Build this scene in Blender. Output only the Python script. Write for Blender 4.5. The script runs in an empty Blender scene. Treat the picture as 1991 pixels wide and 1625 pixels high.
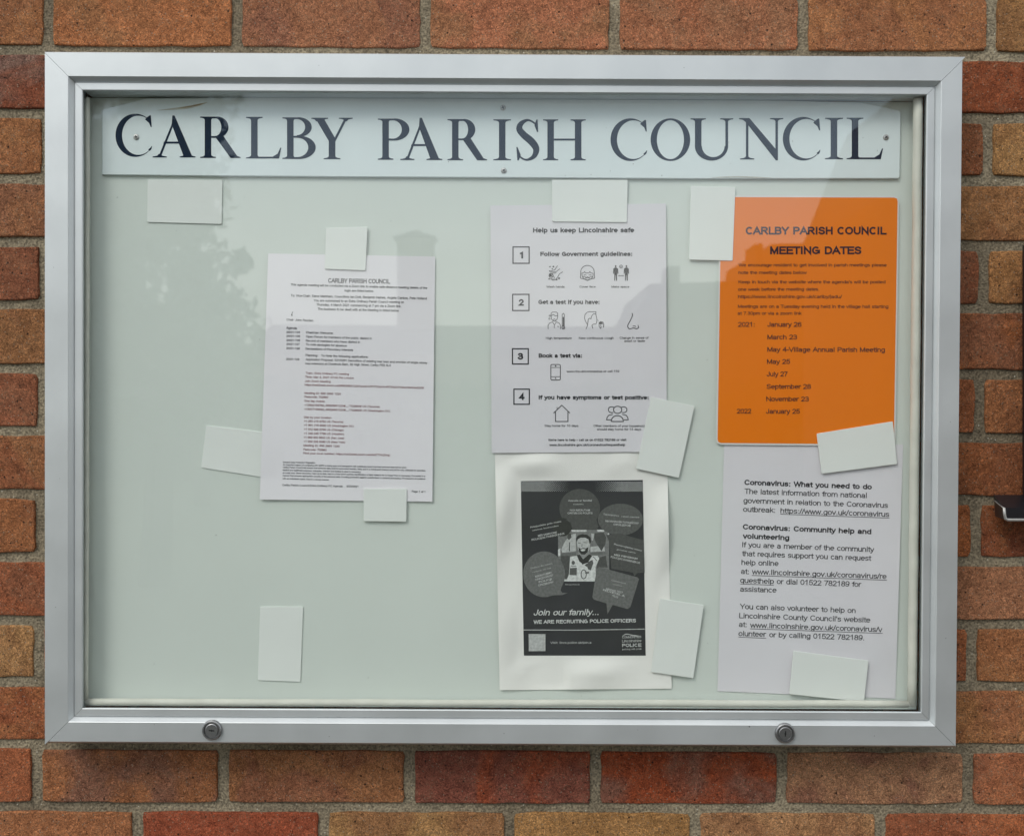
import bpy, math, random
from mathutils import Vector, Matrix

# ------------------------------------------------------------------ camera
# world: X right along the wall, Y into the wall (brick faces at y=YW), Z up, ground z=0.
# the notice board's centre is at x=0, z=1.5
sc = bpy.context.scene
C = sc.collection
ZC = 1.5
YW = 0.014      # plane of the brick faces
FPX, W0, H0 = 2125.0, 1991.0, 1625.0
CAMP = Vector((0.01130, -1.30025, ZC - 0.00494))
PIT, YAW, ROL = -0.011665, -0.001018, -0.005008
RC = Matrix.Rotation(YAW, 3, 'Z') @ Matrix.Rotation(PIT, 3, 'X') @ Matrix.Rotation(ROL, 3, 'Y')
cam_d = bpy.data.cameras.new('camera')
cam = bpy.data.objects.new('camera', cam_d)
C.objects.link(cam)
cam.matrix_world = Matrix.Translation(CAMP) @ (RC @ Matrix.Rotation(math.pi / 2, 3, 'X')).to_4x4()
cam_d.sensor_fit = 'HORIZONTAL'
cam_d.sensor_width = 36.0
cam_d.lens = 36.0 * FPX / W0
cam_d.clip_start = 0.02
cam_d.clip_end = 500
cam_d.dof.use_dof = True; cam_d.dof.focus_distance = 1.285; cam_d.dof.aperture_fstop = 9.0
sc.camera = cam

def at(px, py, Y):
    """point on the plane y=Y that stands at photo pixel (px,py)"""
    d = RC @ Vector(((px - 995.5) / FPX, 1.0, -(py - 812.5) / FPX))
    return CAMP + d * ((Y - CAMP.y) / d.y)

# ------------------------------------------------------------------ light
EL, AZ = math.radians(43), math.radians(36)          # sun high, behind the photographer, to the left
sdir = Vector((-math.sin(AZ) * math.cos(EL), -math.cos(AZ) * math.cos(EL), math.sin(EL)))
w = bpy.data.worlds.new('World'); sc.world = w; w.use_nodes = True
nt = w.node_tree; nt.nodes.clear()
def wn(t, **k):
    n = nt.nodes.new(t)
    for a, b in k.items(): setattr(n, a, b)
    return n
sky = wn('ShaderNodeTexSky', sky_type='NISHITA', sun_disc=False, sun_elevation=EL,
         sun_rotation=math.atan2(sdir.x, sdir.y), air_density=1.0, dust_density=1.5, ozone_density=1.0, altitude=50)
bw = wn('ShaderNodeRGBToBW'); mixc = wn('ShaderNodeMix', data_type='RGBA'); mixc.inputs[0].default_value = 0.93
tcw = wn('ShaderNodeTexCoord'); mpw = wn('ShaderNodeMapping'); mpw.inputs[3].default_value = (1.0, 1.0, 3.5)
nzw = wn('ShaderNodeTexNoise'); nzw.inputs['Scale'].default_value = 2.6; nzw.inputs['Detail'].default_value = 6; nzw.inputs['Distortion'].default_value = 0.6
rmw = wn('ShaderNodeMapRange'); rmw.inputs[1].default_value = 0.3; rmw.inputs[2].default_value = 0.7; rmw.inputs[3].default_value = 0.82; rmw.inputs[4].default_value = 1.15
mulw = wn('ShaderNodeMix', data_type='RGBA', blend_type='MULTIPLY'); mulw.inputs[0].default_value = 1.0
bg = wn('ShaderNodeBackground'); bg.inputs[1].default_value = 0.15
ow = wn('ShaderNodeOutputWorld'); L = nt.links.new
L(sky.outputs[0], bw.inputs[0]); L(sky.outputs[0], mixc.inputs[6]); L(bw.outputs[0], mixc.inputs[7])
sepw = wn('ShaderNodeSeparateXYZ'); L(tcw.outputs['Generated'], sepw.inputs[0])
rampw = wn('ShaderNodeValToRGB'); er = rampw.color_ramp; er.interpolation = 'B_SPLINE'
er.elements[0].position = 0.0; er.elements[0].color = (.58, .575, .54, 1)
er.elements[1].position = 1.0; er.elements[1].color = (.53, .54, .55, 1)
for p_, c_ in ((.10, (.64, .635, .59)), (.165, (.56, .575, .57)), (.22, (.36, .43, .50)), (.30, (.32, .39, .46)), (.6, (.47, .48, .49))):
    e_ = er.elements.new(p_); e_.color = (*c_, 1)
L(sepw.outputs[2], rampw.inputs[0])
cl = wn('ShaderNodeMix', data_type='RGBA', blend_type='MULTIPLY'); cl.inputs[0].default_value = 1.0; cl.inputs[7].default_value = (10, 10, 10, 1); cl.clamp_result = False
L(rampw.outputs[0], cl.inputs[6])
veil = wn('ShaderNodeMix', data_type='RGBA'); veil.inputs[0].default_value = 0.94      # cloud cover over the clear sky
L(mixc.outputs[2], veil.inputs[6]); L(cl.outputs[2], veil.inputs[7]); L(veil.outputs[2], mulw.inputs[6])
L(tcw.outputs['Generated'], mpw.inputs[0]); L(mpw.outputs[0], nzw.inputs[0]); L(nzw.outputs[0], rmw.inputs[0]); L(rmw.outputs[0], mulw.inputs[7])
L(mulw.outputs[2], bg.inputs[0]); L(bg.outputs[0], ow.inputs[0])

sun_d = bpy.data.lights.new('sun', 'SUN'); sun_d.energy = 0.8; sun_d.angle = math.radians(24); sun_d.color = (1.0, 0.96, 0.9)
sun = bpy.data.objects.new('sun', sun_d); C.objects.link(sun)
sun.location = (-2, -3, 6); sun.rotation_euler = (-sdir).to_track_quat('-Z', 'Y').to_euler()
vs = sc.view_settings
vs.view_transform = 'Standard'; vs.look = 'None'; vs.gamma = 1.0; vs.use_curve_mapping = False
vs.exposure = 0.80

# ------------------------------------------------------------------ materials
def s2l(c):
    return tuple((v / 255 / 12.92) if v / 255 <= 0.04045 else ((v / 255 + 0.055) / 1.055) ** 2.4 for v in c)

def mat(name, col, rough=0.6, metal=0.0, spec=0.5, var=0.0, vscale=8.0, bump=0.0, bscale=200.0, bdist=0.001, stretch=(1, 1, 1), rvar=0.0):
    m = bpy.data.materials.new(name); m.use_nodes = True
    t = m.node_tree; b = t.nodes['Principled BSDF']
    b.inputs['Base Color'].default_value = (*col, 1); b.inputs['Roughness'].default_value = rough
    b.inputs['Metallic'].default_value = metal; b.inputs['Specular IOR Level'].default_value = spec
    if var or bump or rvar:
        tc = t.nodes.new('ShaderNodeTexCoord'); mp = t.nodes.new('ShaderNodeMapping'); mp.inputs[3].default_value = stretch
        t.links.new(tc.outputs['Object'], mp.inputs[0])
    if var or rvar:
        n = t.nodes.new('ShaderNodeTexNoise'); n.inputs['Scale'].default_value = vscale; n.inputs['Detail'].default_value = 6
        t.links.new(mp.outputs[0], n.inputs[0])
        r = t.nodes.new('ShaderNodeMapRange'); r.inputs[1].default_value = .3; r.inputs[2].default_value = .7
        r.inputs[3].default_value = 1 - var; r.inputs[4].default_value = 1 + var
        t.links.new(n.outputs[0], r.inputs[0])
        mx = t.nodes.new('ShaderNodeMix'); mx.data_type = 'RGBA'; mx.blend_type = 'MULTIPLY'; mx.inputs[0].default_value = 1
        mx.inputs[6].default_value = (*col, 1); t.links.new(r.outputs[0], mx.inputs[7]); t.links.new(mx.outputs[2], b.inputs['Base Color'])
        if rvar:
            r2 = t.nodes.new('ShaderNodeMapRange'); r2.inputs[3].default_value = rough - rvar; r2.inputs[4].default_value = rough + rvar
            t.links.new(n.outputs[0], r2.inputs[0]); t.links.new(r2.outputs[0], b.inputs['Roughness'])
    if bump:
        n2 = t.nodes.new('ShaderNodeTexNoise'); n2.inputs['Scale'].default_value = bscale; n2.inputs['Detail'].default_value = 4
        t.links.new(mp.outputs[0], n2.inputs[0])
        bp = t.nodes.new('ShaderNodeBump'); bp.inputs['Strength'].default_value = bump; bp.inputs['Distance'].default_value = bdist
        t.links.new(n2.outputs[0], bp.inputs['Height']); t.links.new(bp.outputs[0], b.inputs['Normal'])
    return m

def brick_material():
    m = bpy.data.materials.new('brick_clay'); m.use_nodes = True
    t = m.node_tree; N = t.nodes; K = t.links.new; b = N['Principled BSDF']
    def nn(ty, **kw):
        n = N.new(ty)
        for a, c in kw.items(): setattr(n, a, c)
        return n
    tc = nn('ShaderNodeTexCoord'); oi = nn('ShaderNodeObjectInfo')
    off = nn('ShaderNodeVectorMath', operation='ADD'); sc_ = nn('ShaderNodeMath', operation='MULTIPLY'); sc_.inputs[1].default_value = 37.0
    K(oi.outputs['Random'], sc_.inputs[0]); K(tc.outputs['Object'], off.inputs[0]); K(sc_.outputs[0], off.inputs[1])
    a1 = nn('ShaderNodeAttribute', attribute_type='OBJECT', attribute_name='tone_a')
    a2 = nn('ShaderNodeAttribute', attribute_type='OBJECT', attribute_name='tone_b')
    def noise(scale, det=5, dist=0.0, rough=.5):
        n = nn('ShaderNodeTexNoise'); n.inputs['Scale'].default_value = scale; n.inputs['Detail'].default_value = det
        n.inputs['Distortion'].default_value = dist; n.inputs['Roughness'].default_value = rough
        K(off.outputs[0], n.inputs[0]); return n
    def rng(src, a, c, lo, hi):
        r = nn('ShaderNodeMapRange'); r.inputs[1].default_value = a; r.inputs[2].default_value = c
        r.inputs[3].default_value = lo; r.inputs[4].default_value = hi; K(src, r.inputs[0]); return r.outputs[0]
    def mul(c, f):
        x = nn('ShaderNodeMix', data_type='RGBA', blend_type='MULTIPLY'); x.inputs[0].default_value = 1
        K(c, x.inputs[6]); K(f, x.inputs[7]); return x.outputs[2]
    big = noise(11, 4, .8); mid = noise(60, 5, .6, .6); fine = noise(330, 4, 1.6, .65); sand = noise(900, 2)
    mx = nn('ShaderNodeMix', data_type='RGBA'); K(rng(big.outputs[0], .44, .56, 0, 1), mx.inputs[0]); K(a1.outputs['Color'], mx.inputs[6]); K(a2.outputs['Color'], mx.inputs[7])
    c = mul(mx.outputs[2], rng(mid.outputs[0], .3, .7, .80, 1.2))
    c = mul(c, rng(fine.outputs[0], .32, .64, .36, 1.7))
    c = mul(c, rng(sand.outputs[0], .3, .7, .72, 1.3))
    ridge = noise(150, 3, 2.6, .55); sb = nn('ShaderNodeMath', operation='SUBTRACT'); K(ridge.outputs[0], sb.inputs[0]); sb.inputs[1].default_value = .5
    ab = nn('ShaderNodeMath', operation='ABSOLUTE'); K(sb.outputs[0], ab.inputs[0]); rd = rng(ab.outputs[0], 0, .035, 1, 0)
    zone = rng(mid.outputs[0], .45, .60, 0, 1); cz = nn('ShaderNodeMath', operation='MULTIPLY'); K(rd, cz.inputs[0]); K(zone, cz.inputs[1]); cz2 = nn('ShaderNodeMath', operation='MULTIPLY'); K(cz.outputs[0], cz2.inputs[0]); cz2.inputs[1].default_value = .55
    gc = nn('ShaderNodeMix', data_type='RGBA'); K(cz2.outputs[0], gc.inputs[0]); K(c, gc.inputs[6]); gc.inputs[7].default_value = (.50, .36, .22, 1)  # lit crease edges put into the colour as pale lines
    c = gc.outputs[2]
    # pale sand grains and dark pits
    vo = nn('ShaderNodeTexVoronoi'); vo.inputs['Scale'].default_value = 190; K(off.outputs[0], vo.inputs[0])
    g = nn('ShaderNodeMix', data_type='RGBA'); K(rng(vo.outputs['Distance'], .09, .16, .85, 0), g.inputs[0]); K(c, g.inputs[6]); g.inputs[7].default_value = (.42, .34, .25, 1)
    vp = nn('ShaderNodeTexVoronoi'); vp.inputs['Scale'].default_value = 75; vp.inputs['Randomness'].default_value = 1
    o2 = nn('ShaderNodeVectorMath', operation='ADD'); o2.inputs[1].default_value = (5.3, 2.1, 8.8); K(off.outputs[0], o2.inputs[0]); K(o2.outputs[0], vp.inputs[0])
    pit = rng(vp.outputs['Distance'], .05, .12, 1, 0)
    g2 = nn('ShaderNodeMix', data_type='RGBA'); K(pit, g2.inputs[0]); K(g.outputs[2], g2.inputs[6]); g2.inputs[7].default_value = (.035, .02, .014, 1)
    K(g2.outputs[2], b.inputs['Base Color']); b.inputs['Roughness'].default_value = .9; b.inputs['Specular IOR Level'].default_value = .25
    # relief: creases dragged by the sanded mould
    h = nn('ShaderNodeMath', operation='MULTIPLY_ADD'); K(fine.outputs[0], h.inputs[0]); h.inputs[1].default_value = 1.0
    hm = nn('ShaderNodeMath', operation='MULTIPLY'); K(mid.outputs[0], hm.inputs[0]); hm.inputs[1].default_value = 1.6; K(hm.outputs[0], h.inputs[2])
    hs = nn('ShaderNodeMath', operation='MULTIPLY_ADD'); K(pit, hs.inputs[0]); hs.inputs[1].default_value = -.35
    hr = nn('ShaderNodeMath', operation='MULTIPLY_ADD'); K(rd, hr.inputs[0]); hr.inputs[1].default_value = .35; K(h.outputs[0], hr.inputs[2]); K(hr.outputs[0], hs.inputs[2])
    bp = nn('ShaderNodeBump'); bp.inputs['Strength'].default_value = .85; bp.inputs['Distance'].default_value = .0042
    K(hs.outputs[0], bp.inputs['Height']); K(bp.outputs[0], b.inputs['Normal'])
    return m

def mortar_material():
    m = bpy.data.materials.new('mortar'); m.use_nodes = True
    t = m.node_tree; N = t.nodes; K = t.links.new; b = N['Principled BSDF']
    tc = N.new('ShaderNodeTexCoord')
    def noise(s, d=5):
        n = N.new('ShaderNodeTexNoise'); n.inputs['Scale'].default_value = s; n.inputs['Detail'].default_value = d; K(tc.outputs['Object'], n.inputs[0]); return n
    a = noise(9); f = noise(420, 4); mdn = noise(90)
    cr = N.new('ShaderNodeValToRGB'); cr.color_ramp.elements[0].position = .35; cr.color_ramp.elements[0].color = (.178, .142, .092, 1)
    cr.color_ramp.elements[1].position = .68; cr.color_ramp.elements[1].color = (.305, .255, .172, 1); K(a.outputs[0], cr.inputs[0])
    r = N.new('ShaderNodeMapRange'); r.inputs[1].default_value = .3; r.inputs[2].default_value = .7; r.inputs[3].default_value = .45; r.inputs[4].default_value = 1.5; K(f.outputs[0], r.inputs[0])
    mx = N.new('ShaderNodeMix'); mx.data_type = 'RGBA'; mx.blend_type = 'MULTIPLY'; mx.inputs[0].default_value = 1; K(cr.outputs[0], mx.inputs[6]); K(r.outputs[0], mx.inputs[7])
    vo = N.new('ShaderNodeTexVoronoi'); vo.inputs['Scale'].default_value = 110; K(tc.outputs['Object'], vo.inputs[0])
    vr = N.new('ShaderNodeMapRange'); vr.inputs[1].default_value = .06; vr.inputs[2].default_value = .12; vr.inputs[3].default_value = .9; vr.inputs[4].default_value = 0; K(vo.outputs['Distance'], vr.inputs[0])
    m2 = N.new('ShaderNodeMix'); m2.data_type = 'RGBA'; K(vr.outputs[0], m2.inputs[0]); K(mx.outputs[2], m2.inputs[6]); m2.inputs[7].default_value = (.55, .52, .42, 1)
    K(m2.outputs[2], b.inputs['Base Color']); b.inputs['Roughness'].default_value = .95
    ad = N.new('ShaderNodeMath'); ad.operation = 'ADD'; K(f.outputs[0], ad.inputs[0]); K(mdn.outputs[0], ad.inputs[1])
    bp = N.new('ShaderNodeBump'); bp.inputs['Strength'].default_value = .9; bp.inputs['Distance'].default_value = .003; K(ad.outputs[0], bp.inputs['Height']); K(bp.outputs[0], b.inputs['Normal'])
    return m

def glass_material():
    """clear pane: lets light straight through and mirrors by Schlick's law at each of its two faces"""
    m = bpy.data.materials.new('pane_glass'); m.use_nodes = True
    t = m.node_tree; N = t.nodes; K = t.links.new; N.clear()
    geo = N.new('ShaderNodeNewGeometry'); dot = N.new('ShaderNodeVectorMath'); dot.operation = 'DOT_PRODUCT'
    K(geo.outputs['Incoming'], dot.inputs[0]); K(geo.outputs['Normal'], dot.inputs[1])
    ab = N.new('ShaderNodeMath'); ab.operation = 'ABSOLUTE'; K(dot.outputs['Value'], ab.inputs[0])
    om = N.new('ShaderNodeMath'); om.operation = 'SUBTRACT'; om.inputs[0].default_value = 1; K(ab.outputs[0], om.inputs[1])
    p5 = N.new('ShaderNodeMath'); p5.operation = 'POWER'; K(om.outputs[0], p5.inputs[0]); p5.inputs[1].default_value = 5
    ma = N.new('ShaderNodeMath'); ma.operation = 'MULTIPLY_ADD'; K(p5.outputs[0], ma.inputs[0]); ma.inputs[1].default_value = .945; ma.inputs[2].default_value = .043
    tr = N.new('ShaderNodeBsdfTransparent'); tr.inputs[0].default_value = (.975, .99, .985, 1)
    gl = N.new('ShaderNodeBsdfGlossy'); gl.inputs['Roughness'].default_value = 0.0
    mx = N.new('ShaderNodeMixShader'); K(ma.outputs[0], mx.inputs[0]); K(tr.outputs[0], mx.inputs[1]); K(gl.outputs[0], mx.inputs[2])
    o = N.new('ShaderNodeOutputMaterial'); K(mx.outputs[0], o.inputs[0])
    return m

M = {}
M['brick'] = brick_material(); M['mortar'] = mortar_material(); M['glass'] = glass_material()
M['alu'] = mat('satin_aluminium', (.60, .625, .63), .45, .66, var=.05, vscale=14, bump=.08, bscale=700, bdist=.0004, rvar=.07)
M['seal'] = mat('cream_seal', (.66, .64, .57), .6, var=.08, vscale=30)
M['panel'] = mat('panel_enamel', (.675, .71, .665), .42, var=.025, vscale=4, bump=.08, bscale=500, bdist=.0002)
M['plaque'] = mat('plaque_paint', (.76, .815, .825), .5, var=.04, vscale=7, bump=.1, bscale=300, bdist=.0003)
M['card'] = mat('card_white', (.80, .81, .78), .55, var=.02, vscale=20)
M['paper_a'] = mat('paper_bright', (.84, .80, .835), .75, var=.02, vscale=12, bump=.08, bscale=60, bdist=.0006)
M['paper'] = mat('paper_white', (.745, .71, .745), .75, var=.02, vscale=12, bump=.08, bscale=60, bdist=.0006)
M['paper2'] = mat('paper_warm', (.88, .85, .815), .75, var=.03, vscale=14, bump=.15, bscale=40, bdist=.001)
M['orange'] = mat('paper_orange', (.87, .205, .006), .4, spec=.25, var=.02, vscale=10, bump=.06, bscale=30, bdist=.0008)
M['film'] = mat('laminate_edge', (.74, .72, .70), .3)
M['ink'] = mat('ink_black', (.028, .028, .034), .6, spec=.15)
M['ink_soft'] = mat('ink_toner', (.05, .048, .055), .7, spec=.15)
M['ink_red'] = mat('ink_reddish', (.27, .11, .125), .7, spec=.15)
M['ink_dark'] = mat('ink_on_orange', (.045, .020, .030), .5, spec=.15)
M['letter'] = mat('letter_paint', (.009, .020, .045), .5, spec=.12)
M['print_dark'] = mat('poster_black', (.040, .040, .046), .5, spec=.15, var=.15, vscale=15)
for k, v in (('g1', .072), ('g2', .10), ('g3', .145), ('g4', .022), ('g5', .30), ('g6', .50), ('g7', .68), ('g8', .20)):
    M[k] = mat('toner_' + {'g1': 'charcoal', 'g2': 'slate', 'g3': 'mid_grey', 'g4': 'black', 'g5': 'grey', 'g6': 'light_grey', 'g7': 'white', 'g8': 'dull_grey'}[k], (v, v, v * .98), .6, var=.22, vscale=350)
M['steel'] = mat('lock_steel', (.31, .31, .315), .4, 1.0, var=.1, vscale=300)
M['screw'] = mat('screw_zinc', (.5, .48, .47), .4, .9, var=.15, vscale=400)
M['void'] = mat('dark_recess', (.008, .008, .008), .7)
M['black'] = mat('black_enamel', (.012, .012, .015), .28, bump=.1, bscale=300, bdist=.0004)
M['rust_pale'] = mat('rust_tint', (.56, .53, .44), .8, var=.15, vscale=90)
M['grime'] = mat('grime', (.50, .49, .44), .8, var=.2, vscale=90)
M['edge'] = mat('bare_edge', (.42, .41, .39), .45, .6)
M['rust'] = mat('rust_stain', (.33, .22, .11), .8, var=.3, vscale=60)
M['turf'] = mat('turf', (.075, .085, .04), .95, var=.3, vscale=.8)
M['far_pale'] = mat('far_pale_brick', (.34, .27, .22), .9, var=.1, vscale=3)
M['opposite_brick'] = mat('far_brick', (.15, .10, .075), .9, var=.15, vscale=3)
M['tile'] = mat('far_tile', (.10, .085, .08), .85, var=.15, vscale=4)
M['render'] = mat('far_render', (.30, .29, .27), .85, var=.08, vscale=2)
M['leaf'] = mat('leaf', (.045, .06, .03), .8, var=.3, vscale=2)
M['bark'] = mat('bark', (.09, .07, .05), .9, var=.2, vscale=9)
M['asphalt'] = mat('asphalt', (.065, .065, .062), .95, var=.2, vscale=6)

# ------------------------------------------------------------------ helpers
def mk(name, verts, faces, m, parent=None, origin=None, smooth=False, mats=None, midx=None):
    vs_ = [Vector(v) for v in verts]
    if origin is None:
        lo = [min(v[i] for v in vs_) for i in range(3)]; hi = [max(v[i] for v in vs_) for i in range(3)]
        origin = Vector([(a + c) / 2 for a, c in zip(lo, hi)])
    me = bpy.data.meshes.new(name)
    me.from_pydata([tuple(v - origin) for v in vs_], [], faces)
    for mm in (mats or [m]): me.materials.append(mm)
    if midx:
        for p, i in zip(me.polygons, midx): p.material_index = i
    if smooth:
        me.polygons.foreach_set('use_smooth', [True] * len(me.polygons))
    me.update()
    o = bpy.data.objects.new(name, me); C.objects.link(o)
    if parent is not None:
        o.parent = parent; o.location = origin - wloc(parent)
    else: o.location = origin
    return o
def wloc(o):
    p = Vector(o.location)
    while o.parent: o = o.parent; p += Vector(o.location)
    return p
def tag(o, label=None, cat=None, group=None, kind=None):
    if label: o['label'] = label
    if cat: o['category'] = cat
    if group: o['group'] = group
    if kind: o['kind'] = kind
    return o
def empty(name, loc, label, cat, group=None):
    o = bpy.data.objects.new(name, None); C.objects.link(o); o.location = loc; o.empty_display_size = .1
    return tag(o, label, cat, group)

def box(x0, x1, y0, y1, z0, z1):
    v = [(x, y, z) for x in (x0, x1) for y in (y0, y1) for z in (z0, z1)]
    f = [(0, 1, 3, 2), (4, 6, 7, 5), (0, 4, 5, 1), (2, 3, 7, 6), (0, 2, 6, 4), (1, 5, 7, 3)]
    return v, f
def merge(parts):
    V, F = [], []
    for v, f in parts:
        n = len(V); V += list(v); F += [tuple(i + n for i in q) for q in f]
    return V, F

def slab(outline, Yf, Yb, bev=.0004):
    """solid plate: world outline (counter-clockwise seen from the front), front face at Yf, back at Yb, eased edge"""
    n = len(outline); cx = sum(p[0] for p in outline) / n; cz = sum(p[2] for p in outline) / n
    inner = []
    for i in range(n):
        p, a, c = Vector(outline[i]), Vector(outline[i - 1]), Vector(outline[(i + 1) % n])
        d = (a - p).normalized() + (c - p).normalized()
        if d.length < 1e-3: d = Vector((cx - p.x, 0, cz - p.z))
        d.y = 0; d.normalize()
        if d.dot(Vector((cx - p.x, 0, cz - p.z))) < 0: d = -d
        inner.append(p + d * bev)
    V = [(p.x, Yf, p.z) for p in inner] + [(p[0], Yf + bev, p[2]) for p in outline] + [(p[0], Yb, p[2]) for p in outline]
    F = [tuple(range(n))]
    for k in (0, 1):
        for i in range(n):
            j = (i + 1) % n
            F.append((k * n + i, (k + 1) * n + i, (k + 1) * n + j, k * n + j))
    F.append(tuple(reversed(range(2 * n, 3 * n))))
    return V, F

# ------------------------------------------------------------------ brick wall
rnd = random.Random(11)
wall = empty('brick_wall', (0, 0, 0), 'red and brown brick wall with grey mortar behind the silver notice board', 'wall')
BL = [97, 220, 348, 470, 592, 716, 838, 961, 1084, 1206, 1326, 1447, 1568]
BR = [110, 229, 352, 477, 600, 728, 851, 973, 1092, 1214, 1335, 1455, 1573]
def bed(k, px):
    def e(A):
        if k < 0: return A[0] + 122.5 * k
        if k > 12: return A[12] + 120.5 * (k - 12)
        return A[k]
    return e(BL) + (e(BR) - e(BL)) * (px - 40) / 1910
def joints(r):
    t = (r + 1) / 12
    if r % 2:
        x0 = 93 - 22 * t; pitch = 367.2 - 4.8 * t
        return [x0 + pitch * k for k in range(-3, 9)]
    off = {12: 267, 14: 267}.get(r, None)
    x0 = 93 - 22 * t; pitch = 367.2 - 4.8 * t
    if off is not None: return [off + 361.5 * k for k in range(-3, 9)]
    return [x0 + pitch * (k + .51) for k in range(-3, 8)]
TONES = {  # (row, brick left of joint number n) : main tone, second tone
    (-1, 0): ((146, 88, 46), (128, 76, 44)), (-1, 1): ((156, 88, 46), (138, 86, 48)), (-1, 2): ((140, 84, 56), (122, 72, 54)),
    (-1, 3): ((158, 88, 58), (140, 88, 56)), (-1, 4): ((150, 84, 54), (136, 86, 58)), (-1, 5): ((152, 92, 50), (132, 76, 44)), (-1, 6): ((146, 104, 52), (124, 84, 44)),
    (0, 0): ((112, 48, 30), (98, 74, 72)), (0, 5): ((122, 48, 20), (104, 44, 22)),
    (1, 0): ((148, 92, 50), (134, 78, 42)), (1, 5): ((124, 62, 32), (112, 60, 34)), (1, 6): ((150, 110, 58), (134, 94, 48)),
    (2, 0): ((132, 80, 48), (122, 74, 50)), (2, 5): ((134, 88, 46), (118, 70, 36)),
    (3, 0): ((124, 68, 44), (116, 60, 40)), (3, 5): ((122, 60, 36), (110, 58, 36)), (3, 6): ((152, 102, 52), (134, 86, 44)),
    (4, 0): ((130, 84, 46), (118, 72, 42)), (4, 5): ((122, 68, 44), (138, 70, 32)),
    (5, 0): ((130, 68, 44), (120, 68, 46)), (5, 5): ((146, 76, 40), (132, 68, 36)), (5, 6): ((148, 86, 46), (132, 74, 40)),
    (6, 0): ((130, 78, 44), (126, 66, 38)), (6, 5): ((134, 68, 32), (120, 62, 34)),
    (7, 0): ((138, 78, 40), (126, 70, 38)), (7, 5): ((148, 74, 32), (134, 66, 30)), (7, 6): ((132, 66, 32), (116, 50, 30)),
    (8, 0): ((132, 62, 34), (124, 66, 42)), (8, 5): ((142, 78, 42), (146, 92, 62)),
    (9, 0): ((158, 116, 66), (140, 98, 56)), (9, 5): ((142, 72, 36), (128, 64, 34)), (9, 6): ((156, 98, 52), (140, 82, 44)),
    (10, 0): ((134, 62, 32), (150, 88, 46)), (10, 5): ((150, 96, 50), (138, 80, 46)),
    (11, 0): ((158, 76, 40), (144, 70, 38)), (11, 1): ((146, 84, 46), (114, 72, 58)), (11, 2): ((146, 90, 52), (132, 76, 52)),
    (11, 3): ((136, 48, 26), (110, 50, 44)), (11, 4): ((140, 46, 18), (112, 64, 56)), (11, 5): ((156, 110, 78), (126, 80, 64)), (11, 6): ((150, 80, 46), (134, 70, 44)),
    (12, 1): ((158, 58, 32), (142, 54, 32)), (12, 2): ((156, 116, 64), (140, 96, 56)), (12, 3): ((170, 124, 66), (150, 108, 54)),
    (12, 4): ((164, 118, 74), (142, 96, 60)), (12, 5): ((158, 76, 38), (140, 66, 38)), (12, 6): ((150, 76, 44), (126, 94, 84))}
PAL = [(150, 88, 50), (132, 70, 42), (146, 96, 52), (120, 56, 34), (156, 104, 60), (138, 78, 44), (128, 48, 26)]
def brick_mesh(x0, x1, zb0, zb1, zt0, zt1, seed):
    """x0..x1 ; bottom z at left/right, top z at left/right (world).  Slightly uneven arris, sides running into the wall"""
    r = random.Random(seed); P = []
    nx, nz = 9, 4; rc = .0022
    def j(a=.0010): return r.uniform(-a, a)
    for i in range(nx + 1):      # bottom, left to right
        t = i / nx; z = zb0 + (zb1 - zb0) * t
        P.append((x0 + (x1 - x0) * (t * .985 + .0075) + j(), z + j() + (rc * .35 if i in (0, nx) else 0)))
    for i in range(nz + 1):
        t = (i + .5) / (nz + 1); P.append((x1 + j(), zb1 + (zt1 - zb1) * t))
    for i in range(nx + 1):
        t = 1 - i / nx; z = zt0 + (zt1 - zt0) * t
        P.append((x0 + (x1 - x0) * (t * .985 + .0075) + j(), z + j() - (rc * .35 if i in (0, nx) else 0)))
    for i in range(nz + 1):
        t = 1 - (i + .5) / (nz + 1); P.append((x0 + j(), zb0 + (zt0 - zb0) * t))
    n = len(P); cx = (x0 + x1) / 2; cz = (zb0 + zt1) / 2
    d = r.uniform(-.0012, .0008); tx = r.uniform(-.004, .004); tz = r.uniform(-.006, .006)
    V = []
    for k, (ins, dy) in enumerate(((.0017, 0), (.0006, .0005), (0, .0022), (0, .05))):
        for (x, z) in P:
            sx = 1 if x < cx else -1; sz = 1 if z < cz else -1
            nearx = min(abs(x - x0), abs(x - x1)) < .004; nearz = min(abs(z - (zb0 + (zb1 - zb0) * .5)), abs(z - (zt0 + zt1) * .5)) < .006
            xx = x + (sx * ins if nearx else 0); zz = z + (sz * ins if nearz else 0)
            V.append((xx, YW + (d + dy + (x - cx) * tx + (z - cz) * tz if k < 3 else dy), zz))
    F = [tuple(range(n))]
    for k in range(3):
        for i in range(n):
            q = (i + 1) % n; F.append((k * n + i, (k + 1) * n + i, (k + 1) * n + q, k * n + q))
    return V, F
ALB = 1.52
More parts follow.
